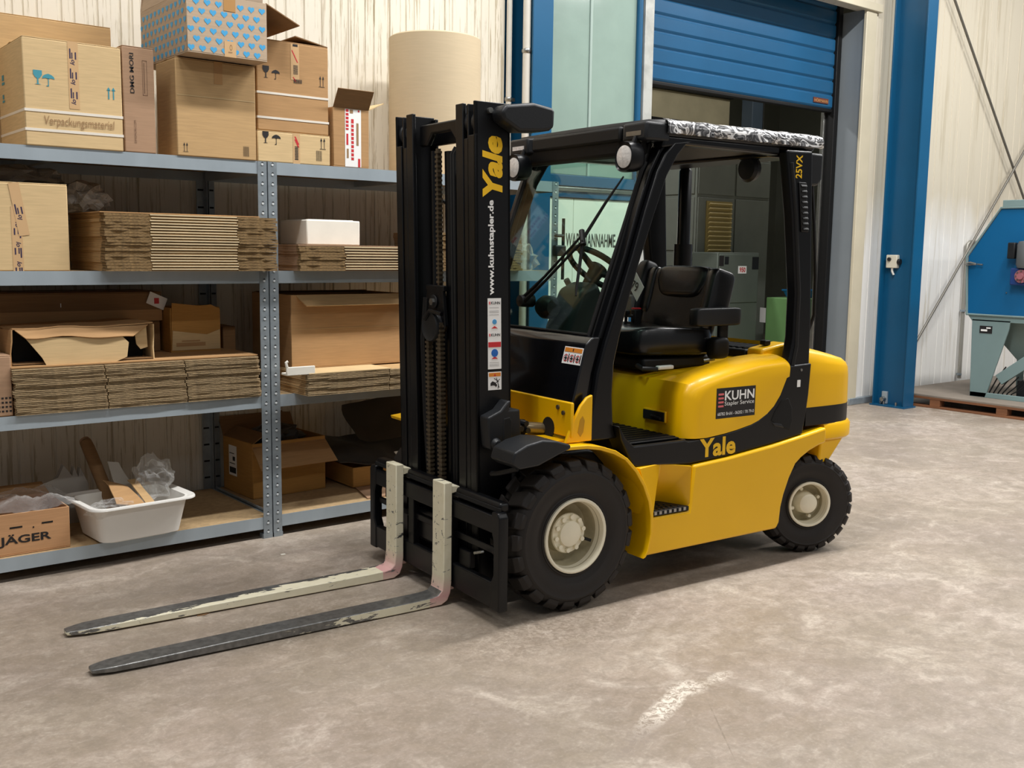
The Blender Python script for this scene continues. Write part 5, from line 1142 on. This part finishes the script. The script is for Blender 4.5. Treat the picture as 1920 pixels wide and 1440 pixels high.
def mk_fork(amount, ynear):
    m, nt, p = _nt('fork_worn_paint'); v = coords(nt); pos = N(nt, 'ShaderNodeSeparateXYZ'); nt.links.new(v, pos.inputs[0])
    n1 = noise(nt, coords(nt, (.6, 2.5, 2.5)), 16, 5, .65, .5); n2 = noise(nt, v, 40, 4)
    geo = N(nt, 'ShaderNodeTexCoord'); nn = N(nt, 'ShaderNodeSeparateXYZ'); nt.links.new(geo.outputs['Normal'], nn.inputs[0])
    # paint survives on the shank, is worn to steel towards the tip and on the upper side of the blade
    k = math_(nt, 'ADD', math_(nt, 'MULTIPLY', math_(nt, 'ADD', pos.outputs[0], 1.10+amount), 1.1), math_(nt, 'MULTIPLY', math_(nt, 'SUBTRACT', n1, .5), 2.2))
    blade_top = math_(nt, 'MULTIPLY', math_(nt, 'GREATER_THAN', nn.outputs[2], .5), math_(nt, 'LESS_THAN', pos.outputs[2], .2))
    k = math_(nt, 'SUBTRACT', k, math_(nt, 'MULTIPLY', blade_top, math_(nt, 'ADD', math_(nt, 'MULTIPLY', math_(nt, 'SUBTRACT', pos.outputs[1], ynear), 13 if amount > 1 else 40), .32 if amount > 1 else .9)))
    mask = ramp(nt, k, [(.46, (0,0,0)), (.50, (1,1,1))])
    chip = ramp(nt, n1, [(.355, (1,1,1)), (.38, (0,0,0))])
    pink = math_(nt, 'MULTIPLY', math_(nt, 'SUBTRACT', 1, math_(nt, 'MULTIPLY', math_(nt, 'ABSOLUTE', math_(nt, 'SUBTRACT', pos.outputs[2], .045)), 11), True), math_(nt, 'GREATER_THAN', pos.outputs[0], -.535))
    paint = mix(nt, n2, lin('E2DBBC'), lin('EFE9D2')); paint = mix(nt, math_(nt, 'MULTIPLY', pink, .9), paint, lin('DFA7A8'))
    steel = mix(nt, ramp(nt, n2, [(.3, (0,0,0)), (.7, (1,1,1))]), lin('646463'), lin('868684'))
    mask2 = math_(nt, 'MULTIPLY', mask, math_(nt, 'SUBTRACT', 1, chip))
    nt.links.new(mix(nt, mask2, steel, paint), p.inputs['Base Color'])
    nt.links.new(math_(nt, 'MULTIPLY', math_(nt, 'SUBTRACT', 1, mask2), .55), p.inputs['Metallic'])
    nt.links.new(ramp(nt, mask2, [(0, (.30,)*3), (1, (.6,)*3)]), p.inputs['Roughness'])
    bump(nt, p, mask2, .25, .002); return m
for yc, mt in ((.277, mk_fork(1.25, .226)), (-.169, mk_fork(.25, -.22))):
    w = .051
    prof = [((-.425,.552),(-.466,.552)), ((-.425,.30),(-.466,.30)), ((-.425,.10),(-.468,.12)), ((-.430,.055),(-.474,.070)), ((-.445,.022),(-.492,.052)), ((-.475,.006),(-.525,.047)), ((-.60,.004),(-.60,.045)), ((-1.2,.005),(-1.2,.040)), ((-1.75,.007),(-1.75,.032))]
    rings = [[(a[0], yc-w, a[1]), (a[0], yc+w, a[1]), (b[0], yc+w, b[1]), (b[0], yc-w, b[1])] for a, b in prof]
    rings += [[(-1.86, yc-w*.92, .008), (-1.86, yc+w*.92, .008), (-1.86, yc+w*.92, .029), (-1.86, yc-w*.92, .029)], [(-1.915, yc-w*.65, .009), (-1.915, yc+w*.65, .009), (-1.915, yc+w*.65, .026), (-1.915, yc-w*.65, .026)], [(-1.932, yc-w*.5, .010), (-1.932, yc+w*.5, .010), (-1.932, yc+w*.5, .024), (-1.932, yc-w*.5, .024)]]
    fk = MB().loft(rings).build('fork', mt, FL, bevel=.004)
    MB().prism([(-.425,.535),(-.385,.53),(-.375,.512),(-.375,.482),(-.392,.478),(-.402,.505),(-.425,.50)], 'y', yc-.045, yc+.045).build('fork_hook', mt, fk, bevel=.003)
    B(-.425, -.40, yc-.03, yc+.03, .06, .10).build('lower_hook', mt, fk, bevel=.003)

# ---- wheels
M_DISH = pm('shaded_dusty_cream', 'B7AD8E', .6, var=.25, vs=14)  # darker cream: dust, plus the shade deep in the rim painted in
def wheel(name, R_, W_, rim_r, nl, loc, rz, side, front):
    e = empty(name); e.parent = FL; e.location = loc; e.rotation_euler = (0, 0, rz)
    h = W_/2; t = .075*R_
    prof = [(rim_r-.004, -h*.80), (rim_r+.010, -h*.90), (rim_r+.016, -h*.80), (rim_r+.03, -h*.84), (rim_r+.05, -h*.96), (R_*.74, -h*1.0), (R_*.805, -h*1.0), (R_*.815, -h*1.02), (R_*.83, -h*1.02), (R_*.84, -h*.985), (R_*.875, -h*.93), (R_-t*1.15, -h*.80), (R_-t, -h*.6), (R_-t, 0)]
    prof = prof+[(r, -y) for r, y in prof[:-1][::-1]]
    m = MB().lathe(prof, (0, 0, 0), 'y', 72, closed=True)
    for sd in (-1, 1):
        for k in range(nl):
            a0 = 2*PI*(k+(.5 if sd > 0 else 0))/nl; dw = 2*PI/nl
            def P(a, r, y): return (r*math.cos(a), y*sd, r*math.sin(a))
            sw_ = dw*.72; sk2 = dw*.20
            ya, yb = h*1.005, -h*.05
            top = [P(a0, R_*.985, ya*.78), P(a0+sw_, R_*.985, ya*.78), P(a0+sk2+sw_*1.05, R_, yb), P(a0+sk2+sw_*.10, R_, yb)]
            shd = [P(a0-.006, R_*.915, ya*.965), P(a0+sw_+.006, R_*.915, ya*.965)]
            low = [P(a0+.01, R_*.855, ya*.975), P(a0+sw_-.01, R_*.855, ya*.975), P(a0+sk2+sw_*1.05, R_-t*1.3, yb), P(a0+sk2+sw_*.10, R_-t*1.3, yb)]
            m.add(top+shd+low, [(0, 1, 2, 3), (4, 5, 1, 0), (6, 7, 5, 4), (1, 5, 7, 8, 2), (3, 9, 6, 4, 0), (2, 8, 9, 3)])
    m.build('tyre', M_RUB, e, smooth=35, bevel=.004, seg=1)
    if front:
        B_ = [(rim_r, -h*.86), (rim_r, -h*.93), (rim_r-.006, -h*.96), (rim_r-.014, -h*.93), (rim_r-.018, -h*.75), (rim_r-.026, -h*.1), (rim_r-.036, h*.12), (.105, h*.18), (.094, h*.14), (.090, -h*.34), (.086, -h*.40), (.060, -h*.40), (.056, -h*.54), (.040, -h*.60), (.012, -h*.62), (0, -h*.62)]
        rm = MB().lathe(B_[:5]+[(rim_r-.022, -h*.5), (rim_r-.020, h*.6), (rim_r, h*.86)], (0, 0, 0), 'y', 48, closed=True).build('rim', M_CREAM, e, smooth=35)
        MB().lathe([(rim_r-.019, -h*.70)]+B_[5:10]+[(.088, h*.3), (rim_r-.022, h*.4)], (0, 0, 0), 'y', 48, closed=True).build('rim_dish', M_DISH, rm, smooth=35)
        MB().lathe([(.0899, -h*.30)]+B_[9:], (0, 0, 0), 'y', 40).build('hub', M_CREAM, rm, smooth=35)
        for k in range(10):
            a = 2*PI*(k+.3)/10; c, s_ = .074*math.cos(a), .074*math.sin(a)
            MB().cyl((c, -h*.38, s_), (c, -h*.53, s_), .0105, 10).build('wheel_nut', M_CREAM, rm)
        for a in (100, 230, 345):
            c, s_ = .118*math.cos(R(a)), .118*math.sin(R(a)); MB().lathe([(0, -.008), (.010, -.007), (.016, 0)], (c, h*.14, s_), 'y', 12).build('rim_boss', M_CREAM, rm)
        a = R(-22); MB().tube([(.088*math.cos(a), -h*.45, .088*math.sin(a)), (.115*math.cos(a), -h*.62, .115*math.sin(a))], .007, 8).build('valve', M_RUBD, rm)
    else:
        B_ = [(rim_r, -h*.86), (rim_r, -h*.95), (rim_r-.006, -h*.98), (rim_r-.013, -h*.94), (rim_r-.016, -h*.78), (rim_r-.022, -h*.05), (.078, h*.10), (.064, h*.05), (.055, -h*.55), (.050, -h*.78), (.042, -h*.86), (.015, -h*.90), (0, -h*.90)]
        rm = MB().lathe(B_[:5]+[(rim_r-.020, -h*.5), (rim_r-.018, h*.6), (rim_r, h*.86)], (0, 0, 0), 'y', 44, closed=True).build('rim', M_CREAM, e, smooth=35)
        MB().lathe([(rim_r-.017, -h*.72)]+B_[5:8]+[(.05, h*.1), (.05, h*.3), (rim_r-.02, h*.4)], (0, 0, 0), 'y', 44, closed=True).build('rim_dish', M_DISH, rm, smooth=35)
        MB().lathe([(.062, h*.04)]+B_[8:], (0, 0, 0), 'y', 40).build('hub', M_CREAM, rm, smooth=35)
        for a in (20, -70, 110, 200):
            c, s_ = .078*math.cos(R(a)), .078*math.sin(R(a)); MB().cyl((c, -h*.15, s_), (c, -h*.42, s_), .009, 10).build('wheel_nut', M_CREAM, rm)
    if side > 0: e.scale = (1, -1, 1)
    return e
wheel('front_wheel', .338, .205, .166, 21, (-.016, -.487, .338), 0, -1, True)
wheel('front_wheel', .338, .205, .166, 21, (-.016, .487, .338), 0, 1, True)
wheel('rear_wheel', .262, .165, .120, 24, (1.600, -.455, .262), R(-20), -1, False)
wheel('rear_wheel', .262, .165, .120, 24, (1.600, .455, .262), R(-20), 1, False)
# ---- paper tag hanging in the cab
tgo = empty('paper_tag', FL.matrix_basis @ Vector((.80, .02, 1.385)), R(-4.3))
MB().add([(0, -.07, .0), (-.002, 0, .085), (0, .055, .01), (.002, -.015, -.075), (.001, -.07, .0), (-.001, 0, .085), (.001, .055, .01), (.003, -.015, -.075)], [(0, 1, 2, 3), (7, 6, 5, 4), (0, 4, 5, 1), (1, 5, 6, 2), (2, 6, 7, 3), (3, 7, 4, 0)]).build('card', M_LABEL, tgo, smooth=None)
text('79', M_BLKP, tgo, (-.003, .03, -.01), Vector((0, -.9, -.35)), Vector((0, -.35, .9)), .05, .05, 'handwriting')
MB().tube([(-.002, 0, .08), (-.02, .02, .17)], .0015, 6).build('string', M_BLKP, tgo)
tag(tgo, 'white paper tag with a handwritten number hanging inside the cab', 'tag')
